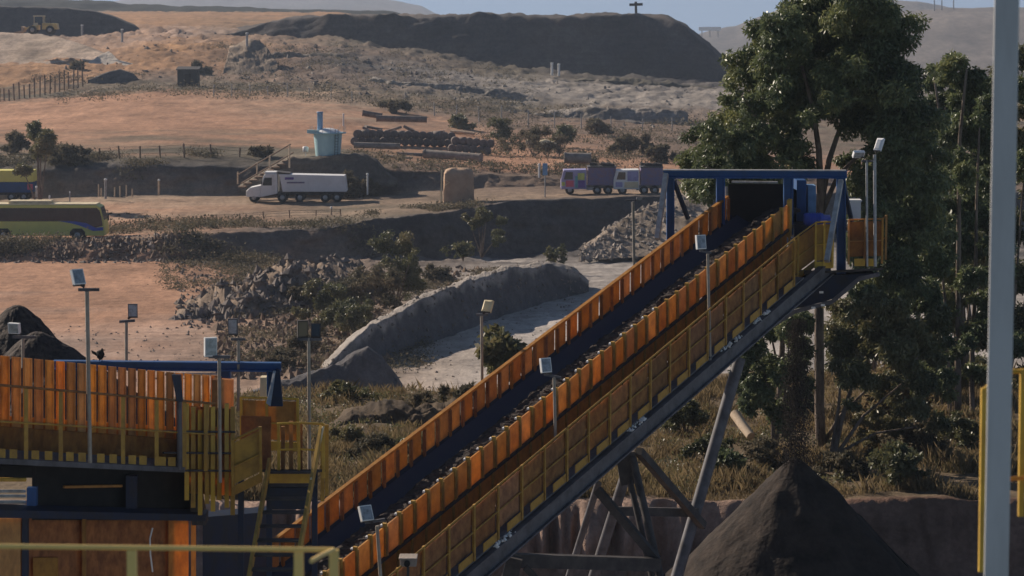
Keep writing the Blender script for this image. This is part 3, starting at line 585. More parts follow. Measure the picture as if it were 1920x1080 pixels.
# far scrub, ground cover
def scrub(label, regs, n, per, size, rad, m, seed):
    r_ = np.random.default_rng(seed); B = region_pts(n, regs, r_)
    keep = fbm(B[:, 0] * .12 + 3, B[:, 1] * .12, 3) > -.12; B = B[keep]; n = len(B)
    sc = np.repeat(B[:, 3] * r_.uniform(.5, 1.3, n), per)[:, None]
    P = np.repeat(B[:, :3], per, 0) + r_.normal(size=(n * per, 3)) * sc * rad * np.array([1.3, 1, .5]); P[:, 2] += sc[:, 0] * rad * .5
    V, Q = leafmesh(P, size, .5, -.4, r_); V[:, :] += 0
    o = np_mesh('scrub', V, Q, m); return tag(o, label, 'scrub', kind='stuff')
scrub('dusty scrub along the foot and lip of the embankments', [(-60, 640, 229, 233, 1.0, 3), (200, 700, 240, 252, .7, 2), (640, 960, 256, 262, .6, 1), (-60, 330, 284, 292, 1, 2), (330, 520, 286, 294, 1, 1), (-60, 460, 250, 262, .0001, .3)], 3200, 26, .22, .5, M['leaf3'], 50)
scrub('grey olive scrub over the rubble slope behind the reddish lot', [(100, 900, 405, 440, 1.1, 3), (400, 1000, 440, 520, 1.1, 4), (900, 1320, 400, 450, 1.0, 3), (60, 480, 455, 470, .9, .8)], 1300, 22, .34, .7, M['leaf3'], 51)
scrub('scrub on the brown strip behind the parked trucks', [(660, 1330, 285, 300, .7, 2), (900, 1330, 300, 400, 1.0, 3)], 1300, 22, .28, .55, M['leaf3'], 52)
scrub('weeds around the rubble heap and the grey berm', [(420, 800, 158, 225, .7, 3), (760, 1000, 205, 235, .6, 1.3), (300, 640, 205, 232, .7, 1)], 3200, 24, .17, .45, M['leaf3'], 53)
scrub('low green weeds on the near bank', [(380, 1000, 72, 94, .5, 1), (1240, 1900, 71, 90, .5, 1.4)], 900, 40, .09, .32, M['leaf2'], 54)
# loose stones
def stones(label, regs, n, s0, s1, m, seed, on=None):
    r_ = np.random.default_rng(seed); B = region_pts(n, regs, r_) if on is None else None
    base = np.array([(0, 0, 1), (1, 0, 0), (0, 1, 0), (-1, 0, 0), (0, -1, 0), (0, 0, -1)], float)
    tri = np.array([(0, 1, 2), (0, 2, 3), (0, 3, 4), (0, 4, 1), (5, 2, 1), (5, 3, 2), (5, 4, 3), (5, 1, 4)])
    if on is not None: B = np.c_[LG[on][r_.integers(0, len(LG[on]), n)], np.ones(n)]
    s = r_.uniform(s0, s1, (n, 1, 1))  * r_.uniform(.5, 1.2, (n, 1, 3)) * B[:, None, 3:4]
    V = (base[None] + r_.normal(0, .22, (n, 6, 3))) * s + B[:, None, :3]
    T = (tri[None] + np.arange(n)[:, None, None] * 6).reshape(-1, 3)
    return tag(np_mesh('rubble', V.reshape(-1, 3), T, m, k=3), label, 'rubble', kind='stuff')
stones('loose pale rubble strewn over the grey slope', [(480, 1300, 440, 500, 1.2, 3), (860, 1330, 400, 450, 1, 1)], 350, .12, .45, M['concrete'], 60)
stones('loose brown clods around the rubble heap', [(330, 700, 180, 225, .7, 3), (-60, 420, 152, 182, .35, 1), (-60, 640, 226, 234, .8, 2), (640, 1100, 150, 200, .35, 1)], 2600, .1, .4, M['dkconc'], 61)

stones('brown clods and rocks lying on the rough rubble heap', None, 1500, .1, .5, M['dkconc'], 62, on='rough brown rubble heap beside the dirt lot')
stones('dark clods along the long dark faced berm', None, 420, .04, .18, M['dkconc'], 63, on='long dark faced berm with a pale crest beside the haul road')
stones('dark rocks between the rubble heap and the grey berm', [(400, 720, 156, 215, 1, 3), (-40, 330, 228.5, 232, .8, 1), (800, 1060, 206, 232, .7, 1)], 2600, .12, .5, M['wood'], 64)
stones('clods on the tan earth bank', None, 500, .08, .35, M['concrete'], 66, on='tan earth bank where the haul road turns behind the blue frame')
stones('scattered grey rocks on the far slope', [(440, 900, 430, 520, 1, 2), (60, 520, 455, 560, .9, 1)], 260, .2, .6, M['dkconc'], 65)
# ------------------------------------------------------------------ the inclined conveyor
H0 = at(1480, 380, 68.0); U = Vector((.608, 1, .33)); N = Vector((.854, -.52, 0)); Zv = Vector((0, 0, 1))
T0 = -20.5
def cv(t, n, z): return H0 + U * t + N * n + Zv * z
WF = -1.79
cvt = thing('conveyor', 'long inclined orange sided ore conveyor on grey steel legs', 'conveyor', cv(-9, .4, -1.9))
# guard panels, near and far wall
def panel(n, z0, z1, ext, jag, parent, m, t, skew=0.0):
    mb = MB(); w = .41 if jag == 0 else .365; d = N * .035
    a = cv(t, n, z1); b = cv(t + w, n, z1); c = cv(t + w, n, z0 - jag); e = cv(t, n + skew, z0)
    mb.prism([a, b, c, e], d)
    # folded lips
    mb.prism([a, a + U * .035, e + U * .035, e], N * .08)
    return mb.build('guard_panel', m, parent)
pn = panel(0, -.60, 0, 0, 0, cvt, M['orange'], -.44)
pf = panel(WF, -.44, .07, 0, .2, cvt, M['orange2'], -.44)
for src, cnt, altm in ((pn, 46, 0), (pf, 46, 1)):
    for i in range(1, cnt):
        o = src.copy(); COL.objects.link(o); o.parent = cvt; o.location = U * (-.44 * i + random.uniform(-.012, .012)) + Zv * random.uniform(-.022, .015) + N * random.uniform(-.012, .012)
def repeat(o, n, step):
    for i in range(1, n):
        c = o.copy(); COL.objects.link(c); c.parent = o.parent; c.location = Vector(o.location) + step * i
mb = MB(); mb.axes(cv(-.02, .03, -.28), U.normalized() * .05, N * .09, Zv * .68); repeat(mb.build('panel_stud', M['amber'], cvt), 47, U * -.44)
mb = MB(); mb.prism([cv(-.04, WF + .04, -.72), cv(.02, WF + .04, -.66), cv(.02, WF + .04, .04), cv(-.04, WF + .04, .04)], N * .05); repeat(mb.build('wall_stay', M['rust'], cvt), 47, U * -.44)
mb = MB(); mb.beam(cv(T0, WF + .02, .09), cv(0, WF + .02, .09), .10, .05); mb.build('top_rail', M['orange'], cvt)
mb = MB(); mb.beam(cv(T0, .05, -.64), cv(.1, .05, -.64), .06, .07); mb.build('seam_rail', M['dksteel'], cvt)
clip = MB(); clip.axes(cv(-.03, -.03, .02), U.normalized() * .07, N * .05, Zv * .035); c0 = clip.build('panel_clip', M['white'], cvt)
for i in range(14, 46):
    o = c0.copy(); COL.objects.link(o); o.parent = cvt; o.location = U * (-.44 * i)
bpy.data.objects.remove(c0)
mb = MB(); st = [(-1.66, -.5), (-1.25, -.80), (-.55, -.80), (-.12, -.52)]
V = [cv(t, n, z) for t in (T0, .6) for n, z in st] + [cv(t, n, z - .03) for t in (T0, .6) for n, z in st]
mb.add(V, [(i, i + 1, i + 5, i + 4) for i in range(3)] + [(i + 8, i + 12, i + 13, i + 9) for i in range(3)])
mb.build('belt', M['navy'], cvt)
mb = MB(); mb.add([cv(T0, WF + .01, -.44), cv(.2, WF + .01, -.44), cv(.2, WF + .12, -.60), cv(T0, WF + .12, -.60)], [(0, 1, 2, 3)]); mb.build('skirt', M['dkblue'], cvt)
# lower guards below the seam, with mesh frames
mb = MB(); mb.prism([cv(T0, .02, -.68), cv(-.2, .02, -.68), cv(-.2, .02, -1.42), cv(T0, .02, -1.42)], N * .03); mb.build('lower_guard', M['orange2'], cvt)
mb = MB(); mb.axes(cv(-.1, .07, -1.05), U.normalized() * .045, N * .04, Zv * .76); repeat(mb.build('guard_frame', M['amber'], cvt), 47, U * -.44)
# walkway, handrail
rn = .98
mb = MB(); mb.prism([cv(T0, .08, -1.47), cv(-1.0, .08, -1.47), cv(-1.0, rn, -1.47), cv(T0, rn, -1.47)], Zv * .04); mb.build('walkway', M['steel'], cvt)
mb = MB(); mb.tube([cv(T0, rn, -.33), cv(-1.45, rn, -.25)], .022, 6); rail = mb.build('handrail', M['amber'], cvt)
mb = MB(); mb.tube([cv(T0, rn, -.86), cv(-1.45, rn, -.8)], .02, 6); mb.build('mid_rail', M['amber'], cvt)
pm = MB(); pm.axes(cv(-1.5, rn, -.86), U.normalized() * .06, N * .05, Zv * 1.16); p0 = pm.build('rail_post', M['amber'], cvt)
pm = MB(); pm.axes(cv(-1.5, rn, -.86), U.normalized() * .05, N * .04, Zv * 1.16); p1 = pm.build('rail_post', M['amber'], cvt)
for i in range(1, 24):
    o = (p0 if i % 2 == 0 else p1).copy(); COL.objects.link(o); o.parent = cvt; o.location = U * (-.8 * i)
p1.location = U * -.8
tm = MB(); tm.prism([cv(-1.6, rn + .03, -1.40), cv(-2.05, rn + .03, -1.40), cv(-2.05, rn + .03, -1.22), cv(-1.6, rn + .03, -1.22)], N * .015); t0 = tm.build('toe_board', M['amber'], cvt)
for i in range(1, 23):
    o = t0.copy(); COL.objects.link(o); o.parent = cvt; o.location = U * (-.8 * i)
# mesh infill behind the railing, part see-through
for q, m_, zt in ((0, 'rust', -.38), (1, 'rust', -.38)):
    t = -1.55 - .8 * q
    mb = MB(); mb.prism([cv(t, rn - .04, zt), cv(t - .77, rn - .04, zt - .02), cv(t - .77, rn - .04, -1.24), cv(t, rn - .04, -1.24)], N * -.01)
    repeat(mb.build('infill_mesh', M[m_], cvt), 12 - q, U * -1.6)
# stringers
mb = MB(); mb.ibeam(cv(T0, rn + .02, -1.73), cv(.3, rn + .02, -1.73), .18, .40, .035); mb.build('stringer', M['steel'], cvt)
mb = MB(); mb.ibeam(cv(T0, -1.5, -1.45), cv(.3, -1.5, -1.45), .18, .40, .035); mb.build('stringer', M['dksteel'], cvt)
mb = MB(); mb.beam(cv(-.3, -1.5, -1.62), cv(-.3, rn, -1.62), .08, .10); repeat(mb.build('cross_member', M['dksteel'], cvt), 26, U * -.8)
# trestle legs
def leg(name, pts, r, m='steel', Y=(60, 60)):
    b = MB(); b.tube([at(pts[0][0], pts[0][1], Y[0]), at(pts[1][0], pts[1][1], Y[1])], r, 12); return b.build(name, M[m], cvt)
leg('leg', ((1387, 672), (1252, 1140)), .145, 'steel', (63.6, 62.0))
leg('leg', ((1182, 862), (1082, 1180)), .125, 'steel', (60.2, 61.5))
leg('leg', ((1122, 905), (1048, 1140)), .08, 'steel', (59.2, 60.5))
leg('leg', ((1186, 858), (1256, 1160)), .09, 'dksteel', (59.2, 57.5))
leg('leg', ((1172, 862), (1240, 1160)), .07, 'dksteel', (59.4, 57.9))
def brace(p, q, w, Y, m='dksteel'):
    b = MB(); b.beam(at(*p, Y[0]), at(*q, Y[1]), w, w * 1.1); return b.build('brace', M[m], cvt)
brace((1198, 846), (1318, 985), .16, (59.2, 62.5)); brace((1120, 918), (1232, 1050), .16, (58.6, 58.0)); brace((1150, 958), (1304, 961), .18, (59.6, 62.5))
brace((955, 1050), (1232, 1058), .26, (55.5, 58.0)); brace((1172, 846), (1180, 905), .42, (59.4, 59.4)); brace((965, 1045), (945, 1130), .3, (55.0, 55.0)); brace((985, 1064), (1020, 1100), .12, (55.3, 55.3))
# ore on the belt
G = []
ts = np.linspace(T0, .9, 420); ns = np.array([-1.30, -1.15, -1.0, -.88, -.75, -.62, -.5, -.4, -.28, -.16]); zs = np.array([-.78, -.64, -.52, -.44, -.40, -.40, -.42, -.46, -.5, -.56])
r_ = np.random.default_rng(70)
for t in ts:
    g = []
    for j, (n_, z_) in enumerate(zip(ns, zs)):
        e = min(1, j / 1.5)
        p = cv(t, n_ + .05 * r_.normal() * e + (.10 * vnoise(np.array([t * .9]), np.array([1.5]))[0] if j < 4 else 0), z_ + .022 * r_.normal() + .09 * float(vnoise(np.array([t * 1.3 + 7]), np.array([n_ * 3]))[0])); g.append(tuple(p))
    G.append(g)
o = np_mesh('ore', np.array(G).reshape(-1, 3), grid_quads(len(ts), len(ns)), M['ore'], False)
tag(o, 'dark crushed ore riding up the conveyor belt', 'ore', kind='stuff')
# falling ore
n = 8500; f = r_.random(n) ** .9; top = at(1496, 600, 68.3); bot = at(1491, 866, 67.0)
ctr = np.array(top)[None] * (1 - f[:, None]) + np.array(bot)[None] * f[:, None]
wd = (.12 + .12 * f)[:, None]
P = ctr + r_.normal(size=(n, 3)) * wd * np.array([1, 1, .3]); s = r_.uniform(.008, .024, (n, 1, 1))
base = np.array([(0, 0, 1.5), (1, 0, -.6), (-.5, .9, -.6), (-.5, -.9, -.6)]); tri = np.array([(0, 1, 2), (0, 2, 3), (0, 3, 1), (1, 3, 2)])
o = np_mesh('falling_ore', (base[None] * s + P[:, None]).reshape(-1, 3), (tri[None] + np.arange(n)[:, None, None] * 4).reshape(-1, 3), M['ore2'], k=3)
tag(o, 'stream of ore grains falling from the conveyor head onto the cone', 'falling ore', kind='stuff')

cb_ = thing('camera_post', 'short dark post with a pale hooded camera near the bottom edge', 'camera', at(762, 1110, 51.2))
b = MB(); b.tube([at(762, 1120, 51.2), at(763, 1058, 51.2)], .05, 8); b.build('post', M['dksteel'], cb_)
b = MB(); p = at(766, 1054, 51.1); b.box(p.x - .16, p.x + .16, p.y - .2, p.y + .2, p.z - .05, p.z + .10); b.box(p.x - .18, p.x + .18, p.y - .26, p.y + .2, p.z + .103, p.z + .13); b.build('hood', M['concrete'], cb_, bevel=.02)
b = MB(); b.lathe(p + Vector((-.02, -.2, .02)), [(.06, -.08), (.06, .0)], 10, axis='y'); b.build('lens', M['void'], cb_)
pl = MB(); q = at(1218, 690, 60.0); pl.axes(q, (.16, 0, 0), (0, .02, 0), (0, 0, .22)); pl.tube([q + Vector((0, .03, -.1)), q + Vector((0, .03, -.5))], .02, 6)
tag(pl.build('notice_plate', M['galv']), 'small blank grey plate fixed to the conveyor handrail', 'plate')
r_ = np.random.default_rng(71); n = 150; tt = r_.choice([-2.9, -3.3, -4.2, -4.7, -8.3, -8.6, -13.2, -13.5], n) + r_.normal(0, .10, n); nn = r_.uniform(rn - .06, rn + .1, n)
B = np.array([tuple(cv(a, c, -1.51 + .05 * r_.random())) for a, c in zip(tt, nn)])
base = np.array([(0, 0, 1), (1, 0, 0), (0, 1, 0), (-1, 0, 0), (0, -1, 0), (0, 0, -1)], float); tri = np.array([(0, 1, 2), (0, 2, 3), (0, 3, 4), (0, 4, 1), (5, 2, 1), (5, 3, 2), (5, 4, 3), (5, 1, 4)])
tag(np_mesh('spilled_stone', ((base[None] + r_.normal(0, .25, (n, 6, 3))) * r_.uniform(.015, .055, (n, 1, 1)) + B[:, None]).reshape(-1, 3), (tri[None] + np.arange(n)[:, None, None] * 6).reshape(-1, 3), M['white'], k=3), 'pale spilled stones lying along the grey conveyor beam', 'stones', kind='stuff')

# ------------------------------------------------------------------ blue head frame
hf = thing('head_frame', 'blue steel portal frame and platform at the conveyor head', 'steel frame', at(1420, 505, 68.2))
def YB(px): return 68.9 - (px - 1257) * .0028
def fb(px, py, d=0): return at(px, py, YB(px) + d)
mb = MB(); mb.ibeam(fb(1244, 327), fb(1588, 327), .22, .20, .03); mb.build('top_beam', M['blue'], hf)
mb = MB(); mb.beam(fb(1244, 318.5), fb(1586, 319.5), .26, .025); mb.build('cap_plate', M['galv'], hf)
for px, y1, w in ((1257, 475, .20), (1351, 440, .22), (1478, 440, .24), (1577, 520, .22)):
    b = MB(); b.ibeam(fb(px, 333.5), fb(px, y1), .2, w, .03); b.build('post', M['blue'], hf)
for a_, b_, dd in (((1249, 326), (1232, 448), -1.0), ((1577, 338), (1550, 490), -1.6)):
    b = MB(); b.beam(fb(*a_, -.16), fb(*b_, dd), .12, .12); b.build('brace', M['galv'], hf)
for a_, b_, dd in (((1263, 338), (1290, 410), 1.0), ((1582, 345), (1598, 420), 1.0)):
    b = MB(); b.beam(fb(*a_, .2), fb(*b_, dd), .09, .09); b.build('brace', M['dkblue'], hf)
# black hood over the discharge
b = MB(); p = [fb(1366, 345, .6), fb(1468, 345, .6), fb(1468, 415, .6), fb(1366, 415, .6)]; b.prism(p, (.75, 1.2, -.35)); b.build('hood', M['void'], hf)
b = MB(); b.beam(fb(1372, 341, .5), fb(1458, 342, .5), .12, .05); b.build('hood_lip', M['galv'], hf)
b = MB(); b.beam(fb(1362, 350, .45), fb(1362, 392, .45), .06, .06); b.build('hood_bracket', M['galv'], hf)
# drive side: gearbox cabinet, motor
b = MB(); b.prism([fb(1494, 338, 1.2), fb(1512, 338, 1.2), fb(1512, 415, 1.2), fb(1494, 415, 1.2)], (0, .8, 0)); b.build('drive_guard', M['blue'], hf)
b = MB(); b.prism([fb(1515, 348, 1.5), fb(1530, 348, 1.5), fb(1530, 415, 1.5), fb(1515, 415, 1.5)], (0, .6, 0)); b.build('drive_guard', M['sky_blue'], hf)
b = MB(); c = fb(1532, 412, .8)
b.lathe(c + Vector((-.35, 0, 0)), [(.02, 0), (.15, .0), (.17, .05), (.17, .5), (.13, .52), (.13, .68), (.05, .7)], 16, axis='x')
for q in range(6): b.lathe(c + Vector((-.28 + q * .07, 0, 0)), [(.17, 0), (.19, 0), (.19, .02), (.17, .02)], 16, axis='x')
b.build('motor', M['busblue'], hf)
b = MB(); b.prism([fb(1489, 420, .6), fb(1560, 430, .6), fb(1560, 450, .6), fb(1489, 450, .6)], (0, .9, 0)); b.build('motor_base', M['dkblue'], hf)
b = MB(); b.prism([fb(1594, 378, .9), fb(1614, 378, .9), fb(1614, 410, .9), fb(1594, 410, .9)], (0, .35, 0)); cab = b.build('cabinet', M['greywhite'], hf)
b = MB(); b.prism([fb(1592, 375, .86), fb(1616, 375, .86), fb(1616, 378, .86), fb(1592, 378, .86)], (0, .45, 0)); b.build('lid', M['white'], cab)
# platform
b = MB(); b.prism([fb(1470, 512, -.6), fb(1655, 502, -.6), fb(1655, 502, 1.6), fb(1470, 512, 1.6)], (0, 0, -.06)); b.build('deck', M['dksteel'], hf)
b = MB(); b.prism([fb(1500, 520, -.2), fb(1640, 512, -.2), fb(1605, 528, -.2), fb(1562, 560, -.2), fb(1510, 578, -.2), fb(1485, 575, -.2)], (0, 1.2, 0)); b.build('chute', M['dkblue'], hf)
b = MB()
q = [fb(1405, 640, -.5), fb(1490, 584, -.55), fb(1560, 566, -.6), fb(1612, 522, -.6), fb(1648, 514, -.6)]
for a_, c_ in zip(q[:-1], q[1:]): b.beam(a_, c_, .16, .10)
b.build('edge_channel', M['steel'], hf)
for px, y in ((1540, 548), (1525, 577), (1543, 572)): b = MB(); b.axes(fb(px, y, -.7), (.1, 0, 0), (0, .06, 0), (0, 0, .05)); b.build('bolt_plate', M['white'], hf)
# platform railing
def railrun(pts, parent, Yf, hpx, m='yellow', posts=True, r=.022, toe=True, mesh=None):
    P = [Yf(*q) for q in pts]; bt = MB(); bt.tube(P, r, 6); bt.build('handrail', M[m], parent)
    bt = MB(); bt.tube([p - Zv * hpx * .48 for p in P], r * .9, 6); bt.build('mid_rail', M[m], parent)
    if toe:
        bt = MB()
        for a, c in zip(P[:-1], P[1:]): bt.prism([a - Zv * hpx, c - Zv * hpx, c - Zv * (hpx - .17), a - Zv * (hpx - .17)], (0, .012, 0))
        bt.build('toe_board', M[m], parent)
    if mesh:
        bt = MB()
        for a, c in zip(P[:-1], P[1:]): bt.prism([a - Zv * (hpx - .2) + Vector((0, .03, 0)), c - Zv * (hpx - .2) + Vector((0, .03, 0)), c - Zv * .06 + Vector((0, .03, 0)), a - Zv * .06 + Vector((0, .03, 0))], (0, .01, 0))
        bt.build('infill_mesh', M[mesh], parent)
    if posts:
        for p in P:
            bt = MB(); bt.axes(p - Zv * (hpx / 2 - .01), (.05, 0, 0), (0, .05, 0), (0, 0, hpx)); bt.build('rail_post', M[m], parent)
railrun([(1530, 417), (1546, 416), (1562, 416)], hf, lambda a, b_: fb(a, b_, -.75), 1.18, 'yellow', True, .024, True, 'yellow2')
railrun([(1462, 470), (1497, 441), (1530, 417)], hf, lambda a, b_: at(a, b_, 66.0 + (a - 1462) / 68 * 2.0), 1.14, 'yellow2', True, .022, True, 'orange2')
railrun([(1592, 412), (1622, 411), (1655, 410)], hf, lambda a, b_: fb(a, b_, -.5), 1.15, 'orange', True, .02, False, 'rust')
b = MB()
for x0, x1 in ((1602, 1622), (1627, 1642)): b.prism([fb(x0, 485, -.56), fb(x1, 485, -.56), fb(x1, 499, -.56), fb(x0, 499, -.56)], (0, .02, 0))
b.build('toe_board', M['yellow'], hf)
railrun([(1655, 410), (1662, 404)], hf, lambda a, b_: fb(a, b_, .6), 1.15, 'orange2', True, .02, False)
b = MB(); b.axes(cv(-.1, .06, -.35), U.normalized() * .12, N * .1, Zv * .95); b.build('end_post', M['yellow2'], hf)

# ------------------------------------------------------------------ floodlights
def floodlight(label, Y, head, hw, hh, pole, arm=None, tilt=-.3, yaw=.5, m_head='greywhite', pm='pole', r=.034, face=None, extra=None, lens='lens'):
    """head centre px, pole ((x,y),(x,y)), arm ((x,y),(x,y)); sizes in photograph pixels"""
    s = Y / F; a = at(*pole[1], Y); t = at(*pole[0], Y)
    th = thing('floodlight_post', label, 'floodlight', a, 'floodlight posts around the conveyors')
    b = MB(); b.tube([a, t], r, 8); b.build('pole', M[pm], th)
    if arm: b = MB(); b.beam(at(*arm[0], Y), at(*arm[1], Y), .05, .05); b.build('cross_arm', M['steel'], th)
    for hd in [(head, hw, hh, yaw, tilt)] + ([extra] if extra else []):
        c = at(*hd[0], Y); w = hd[1] * s; h = hd[2] * s; Rm = Matrix.Rotation(hd[3], 3, 'Z') @ Matrix.Rotation(hd[4], 3, 'X')
        X = Rm @ Vector((w, 0, 0)); Yv = Rm @ Vector((0, w * .45, 0)); Zz = Rm @ Vector((0, 0, h))
        b = MB(); fr = []
        for q, k in ((-.5, 1), (.15, 1), (.5, .62)):
            fr.append([c + Yv * q + X * i * k * .5 + Zz * j * k * .5 for i, j in ((-1, -1), (1, -1), (1, 1), (-1, 1))])
        vs_ = sum(fr, []); fs_ = [(0, 1, 2, 3), (11, 10, 9, 8)] + [(l * 4 + i, l * 4 + 4 + i, l * 4 + 4 + (i + 1) % 4, l * 4 + (i + 1) % 4) for l in range(2) for i in range(4)]
        b.add(vs_, fs_)
        for i in range(-2, 3): b.axes(c + Yv * .32 + X * i * .13, X * .02, Yv * .5, Zz * .7)
        hb = b.build('lamp_housing', M[m_head], th)
        b = MB(); b.axes(c - Yv * .52, X * .86, Yv * .05, Zz * .86); b.build('lens', M[lens], hb)
        b = MB(); b.beam(c - Zz * .42, Vector((c.x + (t.x - c.x) * .75, c.y, c.z - h * .62)), .04, .04); b.beam(c - Zz * .5 - X * .5, c - Zz * .5 + X * .5, .04, .03); b.build('bracket', M['dksteel'], hb)
    return th
floodlight('tall floodlight left of the blue beam, its white head tilted', 43.0, (145, 520), 25, 30, ((163, 546), (169, 868)), ((147, 543), (186, 543)), -.35, .75, 'white')
floodlight('small floodlight with a grey square face behind the blue beam', 51.5, (249, 582), 18, 25, ((237, 604), (237, 690)), ((224, 603), (253, 601)), -.05, .1, 'steel', r=.03)
floodlight('floodlight in front of the black ore pile at the left edge', 49.5, (28, 615), 24, 20, ((43, 634), (43, 690)), ((24, 632), (66, 632)), .1, -.4, 'white', r=.03)
floodlight('floodlight with a blue grey face above the blue beam', 46.0, (394, 650), 24, 36, ((411, 671), (413, 905)), ((391, 669), (432, 669)), .05, .45, 'white', r=.03)
floodlight('floodlight with a dark face right of the blue grey one', 50.0, (437, 612), 18, 30, ((447, 637), (447, 770)), ((433, 636), (460, 636)), 0, -.1, 'steel', r=.03)
floodlight('post carrying a pair of dark floodlights', 50.0, (567, 616), 20, 32, ((579, 634), (580, 880)), ((558, 636), (604, 636)), .1, .3, 'dksteel', r=.032, extra=((593, 619), 18, 26, -.2, -.1), lens='glass')
floodlight('cream headed floodlight behind the conveyor', 61.0, (914, 574), 19, 24, ((903, 592), (907, 1130)), ((893, 590), (915, 590)), .5, 2.6, 'cream', r=.034)
floodlight('floodlight on the upper half of the conveyor walkway', 62.2, (1313, 454), 20, 27, ((1327, 476), (1332, 690)), ((1312, 470), (1334, 474)), -.15, .5, 'white')
floodlight('floodlight halfway up the conveyor walkway', 56.6, (1022, 685), 22, 28, ((1039, 706), (1042, 840)), ((1020, 702), (1052, 708)), -.2, .55, 'white')
floodlight('lowest floodlight on the conveyor near the bottom edge', 49.8, (685, 963), 26, 30, ((707, 986), (716, 1120)), ((684, 980), (722, 974)), -.4, .6, 'white')
floodlight('taller floodlight on the head platform', 67.0, (1648, 271), 15, 26, ((1640, 290), (1641, 500)), None, .5, 2.4, 'greywhite', 'galv', r=.04)
floodlight('shorter floodlight on the head platform, left of the taller one', 67.2, (1609, 288), 22, 13, ((1625, 300), (1626, 500)), ((1615, 302), (1641, 302)), .6, .3, 'greywhite', 'galv', r=.03)
floodlight('thin T topped lamp post in front of the tan earth bank', 88, (1199, 372), 12, 6, ((1187, 378), (1190, 560)), ((1172, 376), (1206, 374)), .3, .2, 'steel', r=.045)

# ------------------------------------------------------------------ feeder at lower left
fd = thing('ore_feeder', 'orange walled ore feeder with walkway at the lower left', 'feeder', at(170, 1000, 45))
def YF(px): return 1 / (1 / 42 + px / 340 * (1 / 47 - 1 / 42))   # a straight line in plan
def ff(px, py, d=0): return at(px, py, YF(px) + d)
x = -66.0; i = 0
while x < 408:
    w = 21.5 - x * .0135
    yt = 667 + .098 * (x if x < 330 else 330) + max(0, x - 330) * .07
    b = MB(); g = w * .80
    dd = .25 + .03 * random.random()
    b.prism([ff(x, yt, dd), ff(x + g, yt + g * .098, dd), ff(x + g, 800 + .07 * x, dd), ff(x, 800 + .07 * x, dd)], (0, .04, 0))
    for q in range(2): b.prism([ff(x + g * (.1 + .75 * q), yt + 3, dd - .02), ff(x + g * (.18 + .75 * q), yt + 3, dd - .02), ff(x + g * (.18 + .75 * q), 798 + .07 * x, dd - .02), ff(x + g * (.1 + .75 * q), 798 + .07 * x, dd - .02)], (0, .015, 0))
    b.build('wall_panel', M[('orange', 'orange2', 'orange')[i % 3]], fd); x += w; i += 1
b = MB(); b.prism([ff(-70, 775, .45), ff(412, 806, .45), ff(412, 880, .45), ff(-70, 862, .45)], (0, .03, 0)); b.build('back_sheet', M['rust'], fd)
b = MB(); b.prism([ff(-70, 795, .2), ff(400, 828, .2), ff(400, 884, .2), ff(-70, 860, .2)], (0, .03, 0)); b.build('lower_guard', M['rust'], fd)
for nm, y0, y1, m_, r in (('handrail', 716, 757, 'rust', .022), ('mid_rail', 786, 815, 'yellow2', .016)):
    b = MB(); b.tube([ff(-70, y0, -.35), ff(404, y1, -.35)], r, 6); b.build(nm, M[m_], fd)
pxs = [-20, 48, 113, 230, 293, 345, 385]
for px in pxs:
    b = MB(); b.prism([ff(px - 3, 722 + .087 * px, -.35), ff(px + 4, 722 + .087 * px, -.35), ff(px + 4, 864 + .05 * px, -.35), ff(px - 3, 864 + .05 * px, -.35)], (0, .05, 0)); b.build('rail_post', M['yellow2'], fd)
for px in (3, 25, 66, 91, 131, 154, 189, 212, 248, 268, 304, 322):
    b = MB(); b.prism([ff(px - 7, 841 + .05 * px, -.33), ff(px + 7, 841.6 + .05 * px, -.33), ff(px + 7, 859 + .05 * px, -.33), ff(px - 7, 858 + .05 * px, -.33)], (0, .015, 0)); b.build('toe_plate', M['yellow2'], fd)
b = MB(); b.prism([ff(-70, 857, -.4), ff(346, 877, -.4), ff(346, 886, -.4), ff(-70, 867, -.4)], (0, 1.6, 0)); b.build('walkway', M['steel'], fd)
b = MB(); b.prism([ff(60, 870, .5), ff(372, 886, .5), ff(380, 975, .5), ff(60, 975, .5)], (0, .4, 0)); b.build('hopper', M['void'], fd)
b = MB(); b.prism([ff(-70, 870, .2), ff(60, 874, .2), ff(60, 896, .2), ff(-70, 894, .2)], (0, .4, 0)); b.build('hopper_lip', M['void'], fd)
b = MB(); b.prism([ff(350, 886, .2), ff(366, 890, .2), ff(385, 985, .2), ff(360, 985, .2)], (0, .5, 0)); b.build('hopper_plate', M['dksteel'], fd)
for x0, x1, y0, y1 in ((50, 68, 915, 956), (236, 256, 893, 955)):
    b = MB(); b.prism([ff(x0, y0, .3), ff(x1, y0, .3), ff(x1, y1, .3), ff(x0, y1, .3)], (0, .15, 0)); b.build('support_post', M['blue' if x0 == 50 else 'dkblue'], fd)
b = MB(); b.tube([ff(120, 913, .3), ff(228, 911, .3)], .025, 6); b.build('pipe', M['orange'], fd)
b = MB(); b.tube([ff(-70, 899, .3), ff(47, 899, .3)], .035, 6); b.build('pipe', M['yellow'], fd)
for y in (921, 930, 941, 949):
    b = MB(); b.tube([ff(-70, y, .4), ff(46, y, .4)], .028, 8); b.build('roller', M['galv'], fd)
b = MB(); b.prism([ff(-70, 955, 0), ff(385, 965, 0), ff(385, 977, 0), ff(-70, 970, 0)], (0, .5, 0)); b.build('lower_beam', M['dkblue'], fd)
b = MB(); b.prism([ff(-70, 968, .5), ff(318, 976, .5), ff(318, 1150, .5), ff(-70, 1150, .5)], (0, .05, 0)); b.build('lower_wall', M['rust'], fd)
